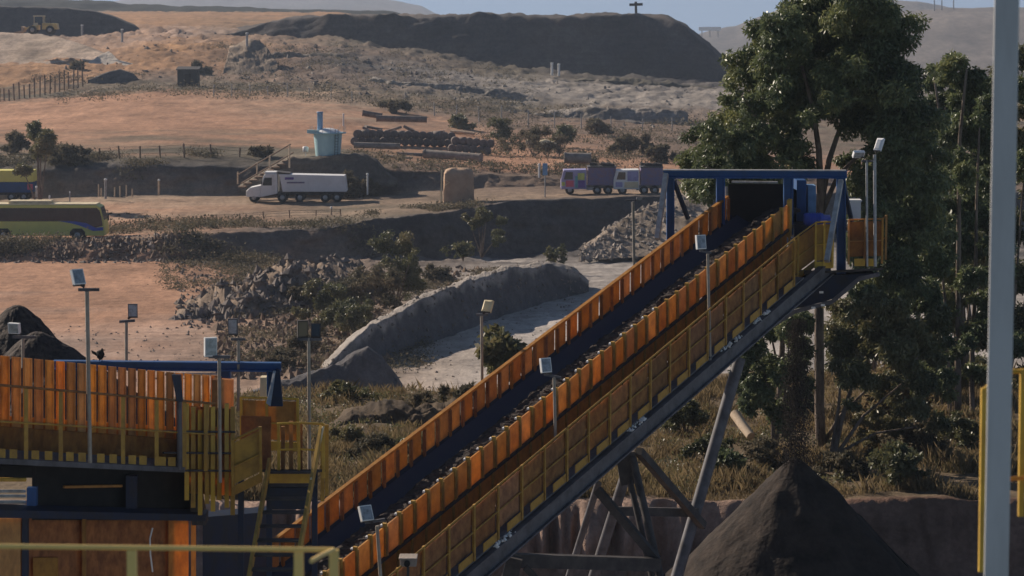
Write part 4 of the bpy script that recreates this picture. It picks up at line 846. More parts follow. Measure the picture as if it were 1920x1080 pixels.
for x0, x1, m_ in ((-40, 38, 'orange'), (41, 52, 'dkblue'), (154, 160, 'orange2'), (316, 352, 'orange'), (358, 366, 'orange')):
    b = MB(); b.prism([ff(x0, 972, .35), ff(x1, 972, .35), ff(x1, 1150, .35), ff(x0, 1150, .35)], (0, .12, 0)); b.build('column', M[m_], fd)
b = MB(); b.prism([ff(62, 1046, .4), ff(108, 1046, .4), ff(108, 1090, .4), ff(62, 1090, .4)], (0, .06, 0)); b.build('hatch', M['orange2'], fd)
b = MB(); b.tube([ff(286, 990, .3), ff(281, 1010, .28), ff(282, 1040, .28), ff(286, 1072, .3)], .016, 6); b.build('cable', M['white'], fd)
# yellow slatted guard at the feeder's right end
for i, px in enumerate((346, 358, 371, 384, 395, 407, 421, 432)):
    b = MB(); y0 = 757 + (i % 3) * 6; y1 = 938 + (i * 37 % 5) * 7
    b.prism([ff(px, y0, -.2), ff(px + 8, y0, -.2), ff(px + 8, y1, -.2), ff(px, y1, -.2)], (0, .06, 0)); b.build('guard_slat', M['yellow2' if i % 2 else 'yellow'], fd)
b = MB(); b.prism([ff(345, 760, -.05), ff(440, 768, -.05), ff(440, 930, -.05), ff(356, 925, -.05)], (0, .03, 0)); b.build('guard_sheet', M['orange2'], fd)
for y in (809, 849, 882):
    b = MB(); b.tube([ff(306, y, -.3), ff(440, y + 1, -.3)], .02, 6); b.build('pipe', M['dksteel'], fd)
b = MB(); b.prism([ff(398, 712, -.1), ff(410, 713, -.1), ff(410, 800, -.1), ff(396, 800, -.1)], (0, .5, 0)); b.build('end_plate', M['rust'], fd)
b = MB(); b.prism([ff(414, 712, .2), ff(436, 713, .2), ff(436, 800, .2), ff(414, 800, .2)], (0, .2, 0)); b.build('end_plate', M['orange'], fd)
b = MB(); b.prism([ff(380, 970, .7), ff(500, 960, .7), ff(500, 1150, .7), ff(380, 1150, .7)], (0, .6, 0)); b.build('lower_tank', M['dkblue'], fd)
# grey standpipe by the feeder rail
sp_ = MB(); sp_.tube([ff(336, 752, -.4), ff(337, 880, -.4)], .05, 10); sp_.prism([ff(322, 703, -.42), ff(338, 703, -.42), ff(342, 752, -.42), ff(331, 752, -.42)], (0, .1, 0), 1)
tag(sp_.build('standpipe', [M['steel'], M['dkblue']]), 'grey standpipe with a dark funnel top on the feeder rail', 'pipe')

# blue portal over the feeder
bp_ = thing('tail_frame', 'dark blue steel beam frame behind the feeder wall', 'steel frame', at(420, 800, 50))
b = MB(); b.ibeam(at(100, 684, 50), at(527, 688, 50), .2, .17, .03); b.build('top_beam', M['blue'], bp_)
b = MB(); b.beam(at(310, 702, 49.8), at(412, 702, 49.8), .08, .04); b.build('light_strip', M['galv'], bp_)
for px, y0, y1, w in ((422, 694, 800, .22), (508, 694, 780, .14), (150, 694, 760, .2)):
    b = MB(); b.ibeam(at(px, y0, 50), at(px, y1, 50), .2, w, .03); b.build('post', M['blue'], bp_)
b = MB(); b.prism([at(517, 692, 49.8), at(524, 694, 49.8), at(530, 762, 49.0), at(503, 762, 49.0)], (0, .12, 0)); b.build('brace', M['dkblue'], bp_)
b = MB(); b.prism([at(512, 696, 49.75), at(517, 696, 49.75), at(507, 762, 48.95), at(499, 756, 48.95)], (0, .12, 0)); b.build('brace', M['galv'], bp_)
b = MB(); b.prism([at(488, 708, 50.4), at(499, 708, 50.4), at(499, 748, 50.4), at(487, 746, 50.4)], (0, .3, 0)); b.build('lamp_box', M['cream'], bp_)

# yellow access platform and steep stair
ap = thing('access_platform', 'yellow railed access platform between feeder and conveyor', 'platform', at(530, 900, 47.5))
def pa(px, py, d=0): return at(px, py, 47.5 + d)
railrun([(522, 794), (560, 793), (606, 795)], ap, lambda a, b_: pa(a, b_, 0), 1.0, 'yellow', True, .022, False)
railrun([(436, 826), (488, 801)], ap, lambda a, b_: pa(a, b_, -.6), 1.0, 'yellow2', True, .024, True, 'yellow2')
railrun([(452, 745), (500, 746), (558, 748)], ap, lambda a, b_: pa(a, b_, 2.2), 1.0, 'yellow', True, .022, True, 'orange2')
b = MB(); b.prism([pa(440, 880), pa(610, 880), pa(610, 880, 2.4), pa(440, 880, 2.4)], (0, 0, -.05)); b.build('deck', M['dksteel'], ap)
b = MB(); b.prism([pa(505, 886, -.1), pa(580, 886, -.1), pa(580, 911, -.1), pa(505, 911, -.1)], (0, .1, 0)); b.build('edge_beam', M['yellow'], ap)
b = MB(); b.prism([pa(505, 915, .3), pa(578, 915, .3), pa(578, 955, .3), pa(505, 955, .3)], (0, 1.2, 0)); b.build('girder', M['dkblue'], ap)
for px, y0, y1 in ((452, 880, 1150), (590, 880, 1150), (505, 880, 1150)):
    b = MB(); b.beam(pa(px, y0, .4), pa(px, y1, .4), .1, .1); b.build('support_post', M['dkblue'], ap)
for px, y0, y1, m_ in ((530, 800, 880, 'rust'), (545, 790, 884, 'orange2'), (563, 795, 882, 'rust'), (612, 797, 930, 'yellow2'), (604, 799, 940, 'yellow2')):
    b = MB(); b.prism([pa(px - 3, y0, .3), pa(px + 4, y0, .3), pa(px + 4, y1, .3), pa(px - 3, y1, .3)], (0, .05, 0)); b.build('rail_post', M[m_], ap)
b = MB(); b.prism([pa(452, 780, 1.6), pa(508, 782, 1.6), pa(508, 882, 1.6), pa(452, 882, 1.6)], (0, .05, 0)); b.build('guard_sheet', M['rust'], ap)
sr = thing('steep_stair', 'steep yellow stair descending from the access platform', 'stair', at(520, 1080, 44))
for a_, c_ in (((602, 806), (548, 1110)), ((505, 868), (462, 1110))):
    b = MB(); p0 = pa(*a_, -.1); p1 = at(*c_, 43.6); b.beam(p0, p1, .05, .22); b.build('stringer', M['yellow2'], sr)
for k in range(9):
    f = k / 8.5; a_ = pa(503, 885, -.1).lerp(at(464, 1110, 43.6), f); c_ = pa(596, 850, -.1).lerp(at(550, 1110, 43.6), f); c_.z = a_.z
    b = MB(); b.beam(a_, c_, .22, .03); b.build('tread', M['dksteel'], sr)
b = MB(); b.tube([pa(606, 800, -.2), pa(597, 842, -.4), at(583, 900, 46)], .022, 6); b.build('handrail', M['cream'], sr)

# small dark bird shaped finial on beam at 188,663: a bird perched
bd = MB(); c = at(188, 664, 50)
bd.lathe(c, [(.01, -.11), (.06, -.07), (.085, 0), (.06, .06), (.01, .08)], 10); bd.lathe(c + Vector((.04, -.02, .08)), [(.01, -.03), (.035, 0), (.01, .035)], 8)
bd.prism([c + Vector((-.06, 0, .02)), c + Vector((-.17, 0, .07)), c + Vector((-.16, 0, .02)), c + Vector((-.05, 0, -.05))], (0, .04, 0)); bd.prism([c + Vector((.07, -.02, .09)), c + Vector((.11, -.02, .08)), c + Vector((.07, -.02, .07))], (0, .015, 0))
for q in (-.02, .03): bd.tube([c + Vector((q, 0, -.09)), c + Vector((q, 0, -.2))], .008, 5)
tag(bd.build('bird', M['void']), 'small black bird perched on the blue beam', 'bird')

# ------------------------------------------------------------------ foreground railing and column
fr = thing('guard_rail', 'yellow guard rail along the bottom left edge, nearest to the viewer', 'railing', at(400, 1200, 14))
b = MB(); b.tube([at(-40, 1024, 14), at(250, 1027, 14.1), at(626, 1031, 14.2)], .0135, 10); b.build('handrail', M['yellow3'], fr)
b = MB(); b.tube([at(626, 1031, 14.2), at(606, 1040, 13.8), at(584, 1052, 13.3)], .0125, 10); b.build('handrail', M['yellow3'], fr)
for px, Y in ((247, 14.1), (560, 14.2), (626, 14.2)):
    b = MB(); p = at(px, 1031, Y); b.axes(p - Zv * .5, (.05, 0, 0), (0, .04, 0), (0, 0, 1.0)); b.build('rail_post', M['yellow3'], fr)
wc = MB(); a_ = at(1889, -60, 16); d_ = at(1867, 1120, 16); ang = math.atan2(3.0, 16); wc.axes((a_ + d_) / 2, (.147 * math.cos(ang), -.147 * math.sin(ang), 0), (.147 * math.sin(ang), .147 * math.cos(ang), 0), a_ - d_)
cl = thing('column', 'pale grey square column standing at the right edge', 'column', d_); wc.build('shaft', M['colgrey'], cl, bevel=.012)
yr = thing('guard_rail', 'yellow guard rail partly hidden by the pale column', 'railing', at(1880, 1080, 17))
b = MB(); b.beam(at(1840, 1072, 17), at(1845, 728, 17), .036, .036); b.build('rail_post', M['yellow'], yr)
b = MB(); b.beam(at(1914, 968, 17.4), at(1918, 692, 17.4), .036, .036); b.build('rail_post', M['yellow'], yr)
b = MB(); b.tube([at(1845, 731, 17), at(1890, 697, 17.4), at(1990, 694, 17.4)], .016, 8); b.build('handrail', M['yellow'], yr)
b = MB(); b.tube([at(1843, 900, 17), at(1990, 893, 17.4)], .014, 8); b.build('mid_rail', M['orange2'], yr)

# ------------------------------------------------------------------ vehicles (built facing +x, wheels on z = 0)
def wheel(t, x, y, r=.5, w=.28):
    b = MB(); b.lathe((x, y, r), [(r * .55, -w / 2), (r * .93, -w / 2), (r, -w * .35), (r, w * .35), (r * .93, w / 2), (r * .55, w / 2)], 18, axis='y'); o = b.build('wheel', M['black'], t, True)
    b = MB(); b.lathe((x, y, r), [(r * .2, -w * .55), (r * .5, -w * .5), (r * .52, -w * .2), (r * .52, w * .2), (r * .5, w * .5), (r * .2, w * .55)], 14, axis='y'); b.build('rim', M['galv'], o, True)
def place(t, px, Y, flip, dz=0):
    p = gp(px, Y); p.z += dz; t.location = p; t.rotation_euler = (0, 0, math.pi if flip else 0)
# white tipper truck; nose at px 463, Y 275
tk = thing('tipper_truck', 'white tipper truck with dusty grey body driving on the upper road', 'truck')
b = MB(); b.prism([(5.1, -1.2, .55), (5.1, -1.2, 1.15), (4.75, -1.2, 1.5), (3.6, -1.2, 1.75), (3.6, -1.2, .55)], (0, 2.4, 0)); b.build('bonnet', M['white'], tk, True, .06)
b = MB(); b.prism([(3.6, -1.22, .55), (3.6, -1.22, 1.75), (3.3, -1.22, 2.75), (3.1, -1.22, 2.95), (1.9, -1.22, 2.95), (1.9, -1.22, .9)], (0, 2.44, 0)); cb = b.build('cab', M['white'], tk, True, .05)
b = MB(); b.prism([(3.42, 1.225, 1.75), (3.2, 1.225, 2.55), (2.45, 1.225, 2.55), (2.45, 1.225, 1.75)], (0, .012, 0)); b.build('side_window', M['glass'], cb, True)
b = MB(); b.prism([(3.42, -1.237, 1.75), (3.2, -1.237, 2.55), (2.45, -1.237, 2.55), (2.45, -1.237, 1.75)], (0, .012, 0)); b.build('side_window', M['glass'], cb, True)
b = MB(); b.add([(3.615, -1.05, 1.8), (3.615, 1.05, 1.8), (3.33, 1.05, 2.72), (3.33, -1.05, 2.72)], [(0, 1, 2, 3)]); b.build('windscreen', M['glass'], cb, True)
b = MB(); b.box(1.88, 3.2, -1.1, 1.1, 2.96, 3.12); b.build('roof_visor', M['white'], cb, True, .04)
for y in (-1.4, 1.4):
    b = MB(); b.box(3.45, 3.55, y - .1, y + .1, 1.9, 2.4); b.build('mirror', M['black'], cb, True)
b = MB(); b.box(-4.9, 4.9, -.5, .5, .7, 1.0); b.box(1.0, 1.8, -1.15, 1.15, .55, 1.1); b.build('chassis', M['dksteel'], tk, True)
b = MB(); b.prism([(1.35, -1.25, 1.1), (1.7, -1.25, 2.9), (-5.0, -1.25, 2.75), (-5.2, -1.25, 1.1)], (0, 2.5, 0)); bd_ = b.build('tipper_body', M['greywhite'], tk, True, .04)
b = MB()
for i in range(9):
    for y in (-1.28, 1.28): b.box(-4.9 + i * .72, -4.8 + i * .72, y - .03, y + .03, 1.1, 2.7)
b.build('body_rib', M['greywhite'], bd_, True)
b = MB(); b.prism([(1.72, -1.2, 2.9), (2.0, -1.2, 3.15), (.6, -1.2, 3.0), (.6, -1.2, 2.88)], (0, 2.4, 0)); b.build('headboard', M['dksteel'], bd_, True)
for y in (-1.325, 1.325):
    b = MB(); b.box(.2, 1.1, y - .004, y + .004, 2.35, 2.6, 0); b.box(-.9, .9, y - .004, y + .004, 1.98, 2.12, 1); b.build('lettering', [M['purple'], M['violet']], bd_, True)
for x in (4.3, 1.4, -.4, -3.0, -4.2):
    for y in (-1.05, 1.05): wheel(tk, x, y, .5)
place(tk, 463 + 5.1 * F / 275, 274, True)

# yellow green coach
bs = thing('coach', 'olive yellow coach with a blue swoosh parked at the left edge', 'bus')
def side(pts, name, m, par, d=.012):
    for y in (-1.262, 1.25):
        b = MB(); b.prism([(p[0], y, p[1]) for p in pts], (0, d, 0)); b.build(name, M[m], par, True)
b = MB(); b.prism([(-6, -1.25, .45), (-6, -1.25, 3.0), (-5.8, -1.25, 3.2), (5.3, -1.25, 3.2), (5.65, -1.25, 3.0), (5.95, -1.25, 1.9), (6.05, -1.25, 1.2), (6.0, -1.25, .45)], (0, 2.5, 0)); by = b.build('body', M['olivey'], bs, True, .08)
side([(-5.9, 1.75), (-5.9, 2.95), (5.35, 2.95), (5.62, 2.7), (5.8, 1.95), (5.86, 1.35), (5.2, 1.2), (4.4, 1.6), (3.4, 1.75)], 'window_band', 'glass', by)
for y in (-1.285, 1.265):
    for i in range(8): b = MB(); b.box(-5.2 + i * 1.35, -5.13 + i * 1.35, y, y + .02, 1.78, 2.93); b.build('window_pillar', M['black'], by, True)
for y in (-1.29, 1.275):
    b = MB(); b.prism([(1.9, y, 1.78), (3.4, y, 1.76), (4.4, y, 1.6), (5.2, y, 1.2), (5.9, y, 1.25), (5.9, y, .95), (5.0, y, .9), (3.9, y, 1.35), (3.0, y, 1.6)], (0, .015, 0)); b.build('swoosh', M['busblue'], by, True)
b = MB(); b.add([(5.67, -1.1, 2.98), (5.67, 1.1, 2.98), (5.98, 1.1, 1.85), (5.98, -1.1, 1.85)], [(0, 3, 2, 1)]); b.build('windscreen', M['glass'], by, True)
b = MB(); b.box(-5.7, 5.3, -1.15, 1.15, 3.2, 3.3); rf = b.build('roof', M['cream'], by, True, .04)
b = MB(); b.box(-2.6, 1.2, -.8, .8, 3.3, 3.55); b.build('roof_unit', M['cream'], rf, True, .05)
b = MB(); b.tube([(5.9, -1.2, 2.8), (6.35, -1.4, 2.75), (6.4, -1.42, 2.2)], .04, 6); b.box(6.33, 6.45, -1.5, -1.32, 1.85, 2.35); b.build('mirror', M['black'], by, True)
for x in (3.6, -3.0, -4.3):
    for y in (-1.12, 1.12): wheel(bs, x, y, .52, .3)
    side([(x - .68, .44), (x - .68, .8), (x - .4, 1.12), (x + .4, 1.12), (x + .68, .8), (x + .68, .44)], 'wheel_arch', 'black', by, .016)
place(bs, 197 - 6.0 * F / 238, 238, False)

# yellow and blue trailer at the left edge
tr = thing('trailer', 'yellow over blue box trailer cut by the left edge', 'trailer')
b = MB(); b.box(-5, 3.2, -1.25, 1.25, 2.0, 3.2); b.build('upper_box', M['olivey'], tr, True, .04)
b = MB(); b.box(-5, 3.15, -1.24, 1.24, .9, 1.99); lb_ = b.build('lower_box', M['blue'], tr, True, .04)
b = MB(); b.box(2.6, 3.18, -1.26, -1.245, 1.2, 1.8); b.build('tail_panel', M['pink'], lb_, True)
b = MB(); b.box(-5, 3.0, -.5, .5, .6, .89); b.build('chassis', M['dksteel'], tr, True)
for x in (2.2, .9, -3.5):
    for y in (-1.05, 1.05): wheel(tr, x, y, .45)
place(tr, 7, 279, False, .15)

# two box trucks behind the haul road
def boxtruck(label, px, Y, L, cabm, boxm, stripes):
    t = thing('box_truck', label, 'truck')
    b = MB(); b.prism([(L / 2, -1.15, .55), (L / 2, -1.15, 1.5), (L / 2 - .25, -1.15, 2.5), (L / 2 - 2.6, -1.15, 2.55), (L / 2 - 2.6, -1.15, .55)], (0, 2.3, 0)); cb = b.build('cab', M[cabm], t, True, .06)
    for y in (-1.17, 1.155):
        b = MB(); b.prism([(L / 2 - .3, y, 1.55), (L / 2 - .5, y, 2.3), (L / 2 - 1.2, y, 2.3), (L / 2 - 1.2, y, 1.55)], (0, .012, 0)); b.build('side_window', M['glass'], cb, True)
    b = MB(); b.add([(L / 2 + .01, -1, 1.55), (L / 2 + .01, 1, 1.55), (L / 2 - .22, 1, 2.4), (L / 2 - .22, -1, 2.4)], [(0, 1, 2, 3)]); b.build('windscreen', M['glass'], cb, True)
    for x0, x1, z0, z1, m_ in stripes:
        for y in (-1.19, 1.17): b = MB(); b.box(L / 2 - x1, L / 2 - x0, y, y + .02, z0, z1); b.build('painted_panel', M[m_], cb, True)
    b = MB(); b.box(-L / 2, L / 2 - 2.75, -1.2, 1.2, .95, 2.75); bx = b.build('box_body', M[boxm], t, True, .03)
    b = MB(); b.box(-L / 2 - .05, L / 2 - 2.7, -1.23, 1.23, 2.76, 2.86); b.build('top_frame', M['steel'], bx, True)
    b = MB()
    b.box(-L / 2 + .2, L / 2 - 3.0, -.9, .9, 2.8, 2.92)
    for k in range(14): b.axes((-L / 2 + .3 + random.random() * (L - 3.4), random.uniform(-.8, .8), 3.0), (random.uniform(.3, .8), 0, .1), (0, .5, 0), (.05, 0, random.uniform(.15, .4)))
    b.build('load', M['dksteel'], bx, True)
    b = MB(); b.box(-L / 2, L / 2 - .2, -.45, .45, .6, .93); b.box(-1.0, .2, -1.1, 1.1, .45, .75); b.build('chassis', M['galv'], t, True)
    for x in (L / 2 - .9, -L / 2 + 1.9, -L / 2 + .8):
        for y in (-1.0, 1.0): wheel(t, x, y, .45)
    place(t, px, Y, True); return t
boxtruck('truck with a colourful graffiti painted cab and navy box body', 1103, 272.5, 5.6, 'lilac', 'violet', [(.5, 1.3, .8, 1.45, 'pink'), (1.45, 1.7, .7, 1.9, 'teal'), (1.7, 2.4, 1.5, 2.2, 'lime'), (1.75, 2.45, .7, 1.45, 'purple'), (.05, .4, .9, 1.3, 'lime')])
boxtruck('truck with a whitish cab and dark maroon box, right of the graffiti truck', 1196, 272.0, 5.0, 'white', 'violet', [(1.1, 2.5, .7, 1.3, 'cream'), (1.4, 2.5, 1.4, 2.4, 'lilac'), (.2, .9, .8, 1.3, 'lilac')])

# wheel loader on the gravel heap
wl = thing('wheel_loader', 'cream yellow wheel loader on top of the gravel heap', 'wheel loader')
b = MB(); b.prism([(4.3, -1.4, .2), (3.2, -1.4, .15), (2.5, -1.4, .5), (2.5, -1.4, 1.3), (3.0, -1.4, 1.45), (2.9, -1.4, .7), (4.3, -1.4, .35)], (0, 2.8, 0)); b.build('bucket', M['tan'], wl, True)
for y in (-.6, .6):
    b = MB(); b.beam((2.7, y, .9), (.6, y, 1.6), .2, .3); b.build('lift_arm', M['loader'], wl, True)
b = MB(); b.prism([(1.4, -1, .8), (1.4, -1, 1.5), (-.2, -1, 1.7), (-.2, -1, .8)], (0, 2, 0)); b.build('front_frame', M['loader'], wl, True, .05)
b = MB(); b.prism([(-.9, -1.1, .9), (-.9, -1.1, 2.1), (-3.6, -1.1, 2.0), (-3.8, -1.1, .9)], (0, 2.2, 0)); b.build('engine_cover', M['loader'], wl, True, .08)
b = MB()
for x, y in ((.6, -.8), (.6, .8), (-1.1, -.8), (-1.1, .8)): b.box(x - .07, x + .07, y - .07, y + .07, 1.7, 3.3)
b.box(-.1, .75, -.88, .88, 1.6, 2.1); b.build('cab', M['cream'], wl, True)
b = MB(); b.box(-1.02, .52, -.78, .78, 1.75, 3.25); b.build('cab_glass', M['glass'], wl, True)
b = MB(); b.box(-1.25, .8, -.95, .95, 3.3, 3.45); b.build('cab_roof', M['cream'], wl, True, .04)
b = MB(); b.tube([(-2.4, .5, 2.0), (-2.4, .5, 2.9)], .08, 8); b.build('exhaust', M['dksteel'], wl, True)
for x in (.9, -2.4):
    for y in (-1.2, 1.2): wheel(wl, x, y, .8, .55)
wl.location = at(72, 64, 503); wl.rotation_euler = (0, 0, math.pi)

# ------------------------------------------------------------------ yard things
tn = thing('water_tank', 'pale aqua round tank with a blue stack on the earth mound', 'tank', at(615, 293, 284))
c = at(615, 292, 284); s = 284 / F
b = MB(); b.lathe(c + Zv * -.3, [(1.28, 0), (1.3, .1), (1.5, 2.3), (1.52, 2.65)], 28); b.build('tank_shell', M['aqua'], tn)
b = MB(); b.lathe(c + Zv * 2.36, [(1.5, 0), (1.95, .02), (1.98, .12), (1.5, .16)], 28); b.build('rim', M['aqua'], tn)
b = MB(); b.lathe(c + Zv * 2.52, [(1.48, 0), (1.0, .28), (.4, .42), (.05, .45)], 28); b.build('lid', M['greywhite'], tn)
b = MB(); b.lathe(c + Vector((-.8, -.3, 2.55)), [(.30, 0), (.30, 2.0), (.34, 2.02), (.34, 2.14), (.2, 2.15)], 18); b.build('stack', M['sky_blue'], tn)
b = MB(); b.prism([c + Vector((-2.15, -.9, 2.42)), c + Vector((-.9, -1.6, 2.42)), c + Vector((-.9, -1.6, 2.8)), c + Vector((-2.15, -.9, 2.8))], (.1, .5, 0)); b.build('service_box', M['aqua'], tn)
b = MB()
for q in (-.16, .16): b.tube([c + Vector((.95 + q, -1.25, -.4)), c + Vector((1.05 + q, -1.45, 2.9))], .03, 5)
for k in range(9): b.beam(c + Vector((.82, -1.3, .1 + k * .3)), c + Vector((1.2, -1.3, .1 + k * .3)), .03, .03)
b.build('ladder', M['dksteel'], tn)
b = MB()
for k in range(14):
    a = 2 * math.pi * k / 14; b.tube([c + Vector((1.9 * math.cos(a), 1.9 * math.sin(a), 2.45)), c + Vector((1.9 * math.cos(a), 1.9 * math.sin(a), 3.2))], .02, 5)
b.build('railing', M['galv'], tn)
wd_ = MB(); p = at(573, 280, 285); wd_.lathe(p, [(.12, -.3), (.3, -.25), (.32, .25), (.15, .32)], 12); wd_.tube([p - Zv * .3, p - Zv * 1.1], .05, 6)
tag(wd_.build('water_drum', M['white']), 'small white drum on a stub left of the aqua tank', 'drum')
# steps up the mound with wooden hand rail
stp = thing('timber_stair', 'rough timber stair climbing the mound left of the aqua tank', 'stair', at(470, 340, 277))
for a_, c_ in (((446, 328), (545, 270)), ((452, 344), (550, 286))):
    b = MB(); b.beam(at(*a_, 277), at(*c_, 283), .12, .12); b.build('handrail', M['wood'], stp)
for px, y0, y1 in ((446, 322, 345), (482, 305, 330), (506, 292, 318), (543, 272, 315)):
    b = MB(); b.tube([at(px, y0, 279), at(px, y1, 279)], .09, 6); b.build('rail_post', M['palewood'], stp)
for k in range(10):
    f = k / 9; p = at(455, 350, 277.5).lerp(at(548, 296, 283), f); b = MB(); b.axes(p, (.9, 0, 0), (0, 1.2, 0), (0, 0, .14)); b.build('step', M['wood'], stp)
# tarpaulin wrapped stack
tp = thing('wrapped_stack', 'tan tarpaulin wrapped stack with rounded top on the dirt lot', 'wrapped stack', gp(860, 266))
c = gp(860, 266); G = []
for zz, w_, d_ in ((-.2, 1.5, 1.1), (.3, 1.52, 1.1), (1.2, 1.5, 1.08), (2.2, 1.48, 1.06), (2.8, 1.44, 1.0), (3.15, 1.28, .86), (3.32, .95, .6), (3.36, .3, .2)):
    ring = []
    for k in range(40):
        t = 2 * math.pi * k / 40; e = .45; cx = math.copysign(abs(math.cos(t)) ** e, math.cos(t)); sy = math.copysign(abs(math.sin(t)) ** e, math.sin(t))
        q = 1 + .05 * math.sin(9 * t + zz * 2) * (.5 + .3 * zz / 3); ring.append((c.x + w_ * cx * q, c.y + d_ * sy * q, c.z + zz + .05 * math.sin(5 * t)))
    G.append(ring)
b = MB(); vs_ = sum(G, []); b.add(vs_, [(i * 40 + k, i * 40 + (k + 1) % 40, (i + 1) * 40 + (k + 1) % 40, (i + 1) * 40 + k) for i in range(7) for k in range(40)] + [tuple(range(280, 320))], 0, True); b.build('tarpaulin', M['tan'], tp)
b = MB(); b.beam(c + Vector((-1.75, -.6, -.1)), c + Vector((-1.7, -.6, 3.2)), .14, .14); b.build('prop', M['cream'], tp)
b = MB(); b.tube([c + Vector((-1.4, -1.2, 2.3)), c + Vector((-.9, -1.25, 2.0)), c + Vector((-1.4, -1.2, 1.7))], .04, 5); b.build('strap', M['cream'], tp)
# dark shed and low sheds
sh = thing('shed', 'small dark green shed beyond the reddish lot', 'shed', at(352, 156, 440))
c = at(352, 158, 440)
b = MB(); b.box(c.x - 1.7, c.x + 1.7, c.y, c.y + 2.6, c.z - .6, c.z + 2.35); b.build('wall', M['dkgreen'], sh)
b = MB(); b.prism([(c.x - 1.9, c.y - .3, c.z + 2.36), (c.x + 1.9, c.y - .3, c.z + 2.36), (c.x + 1.9, c.y + 2.9, c.z + 2.75), (c.x - 1.9, c.y + 2.9, c.z + 2.75)], (0, 0, .12)); b.build('roof', M['dksteel'], sh)
b = MB(); b.box(c.x - .5, c.x + .5, c.y - .04, c.y - .005, c.z - .4, c.z + 1.7); b.build('door', M['void'], sh)
# long pipes
def pipe(label, p, q, Y, r, m='concrete', Y2=None):
    a = at(*p, Y); e = at(*q, Y2 or Y); b = MB(); b.tube([a, e], r, 14, caps=False); d = (e - a).normalized() * .12
    b.tube([a - d * .2, a + d], r * 1.1, 14, caps=True); b.tube([e - d, e + d * .2], r * 1.1, 14, caps=True)
    return tag(b.build('pipe', M[m]), label, 'pipe', 'long pipes lying on the reddish yard')
pipe('long pale pipe just right of the aqua tank', (664, 272), (750, 274), 306, .34, 'concrete')
pipe('thickest long pipe lying below the culvert stacks', (796, 288), (902, 296), 300, .48, 'concrete', 297)
pipe('short thin pipe on the red ground in front of the thickest pipe', (724, 293), (772, 297), 297, .18, 'palewood')
pipe('dark pipe above the culvert stacks', (706, 222), (800, 224), 352, .42, 'dkconc')
pipe('brown pipe on bearers below the dark pipe', (745, 290), (830, 293), 303, .3, 'dkconc')
pipe('fat tan pipe behind the graffiti truck', (1058, 296), (1108, 297), 292, .6, 'concrete')
pipe('short brown stub pipe at the left end of the dark pipe', (680, 212), (716, 218), 356, .4, 'dkconc')
# culvert rings in stacks
cr = MB(); cr.lathe((0, 0, .5), [(.34, -.45), (.5, -.45), (.5, .45), (.34, .45), (.34, -.3), (.33, .3)], 14, axis='y')
ring0 = cr.build('culvert_ring', M['dkconc']); k = 0
spots = []
for i in range(14):
    for l in range(2): spots.append((665 + i * 13.5 + l * 6, 313 + l * .3 + i * .9, l, 0))
for i in range(12):
    for l in range(1): spots.append((680 + i * 14, 326 + i * .9, l, 0))
for i in range(6):
    for l in range(2): spots.append((848 + i * 13 + l * 6, 316 + .4 * l, l, 1))
for i in range(6): spots.append((760 + i * 13, 334, 0, 0))
for i, (px, Y, l, w_) in enumerate(spots):
    o = ring0 if i == 0 else ring0.copy()
    if i: COL.objects.link(o)
    p = gp(px, Y); o.location = (p.x, p.y, p.z + l * .86); o.rotation_euler = (0, 0, R(random.uniform(-8, 8)) + (R(90) if i % 5 == 3 and l else 0))
    tag(o, 'grey concrete culvert ring in the right-hand stack' if w_ else 'dark concrete culvert ring in the long stack right of the aqua tank', 'culvert ring', 'culvert rings in the right stack' if w_ else 'culvert rings in the long stack')
for i, (px, Y, dx) in enumerate([(845, 358, 2.2), (853, 357, 2.4), (862, 356, 2.0)]):
    b = MB(); p = gp(px, Y) + Zv * (.2 + .1 * i); b.tube([p, p + Vector((dx, -1.0, -.2))], .2, 8)
    tag(b.build('log', M['palewood']), 'pale log in the little heap above the culvert stacks', 'log', 'pale logs')
# white arched tarp
wt = MB(); p = gp(1015, 340); n = 16; vs_ = []
for j in range(9):
    for i in range(n):
        a = math.pi * i / (n - 1); vs_.append(p + Vector((-2.0 + j * .5, -.6 * math.cos(a), (.55 + .14 * math.sin(j * 1.6)) * math.sin(a) + .5)))
wt.add(vs_, [(j * n + i, j * n + i + 1, (j + 1) * n + i + 1, (j + 1) * n + i) for j in range(8) for i in range(n - 1)], 0, True); wt.box(p.x - 2, p.x + 2, p.y - .5, p.y + .5, p.z - .1, p.z + .5)
tag(wt.build('tarp', M['cream']), 'cream arched tarp between two dark shrubs', 'tarp')
# sign by the trucks
sg = thing('sign', 'small blue sign board on a pole left of the graffiti truck', 'sign', gp(1022, 268))
p = gp(1022, 268); b = MB(); b.tube([p - Zv * .2, p + Zv * 3.4], .07, 6); b.build('pole', M['galv'], sg)
b = MB(); b.axes(p + Vector((0, -.1, 2.8)), (.5, 0, 0), (0, .05, 0), (0, 0, 1.2)); b.build('board', M['sky_blue'], sg)

# posts
def post(label, px, y0, y1, Y, r, m='galv', group=None, name='marker_post', cap=True):
    t = thing(name, label, 'post', at(px, y1, Y), group)
    b = MB(); b.tube([at(px, y1 + 3, Y), at(px, y0, Y)], r, 8); b.build('shaft', M[m], t)
    if cap: b = MB(); b.lathe(at(px, y0, Y), [(r * 1.3, -.1), (r * 1.3, .03), (r * .4, .09)], 8); b.build('cap', M['white'], t)
    return t
post('thick white post in front of the dark cut right of the trailer', 198, 336, 370, 276, .13, 'galv')
post('tan post in front of the dark cut, left of the timber stair', 298, 337, 362, 276, .1, 'palewood')
for i, px in enumerate((185, 190, 215, 225, 237, 248)):
    post('short pale stake in the row beside the thick white post', px, 346 + (i * 7 % 9), 366, 277, .06, 'palewood', 'short stakes beside the thick white post', 'stake', False)
post('tall slim post below the white tipper', 621, 389, 421, 258, .09, 'palewood')
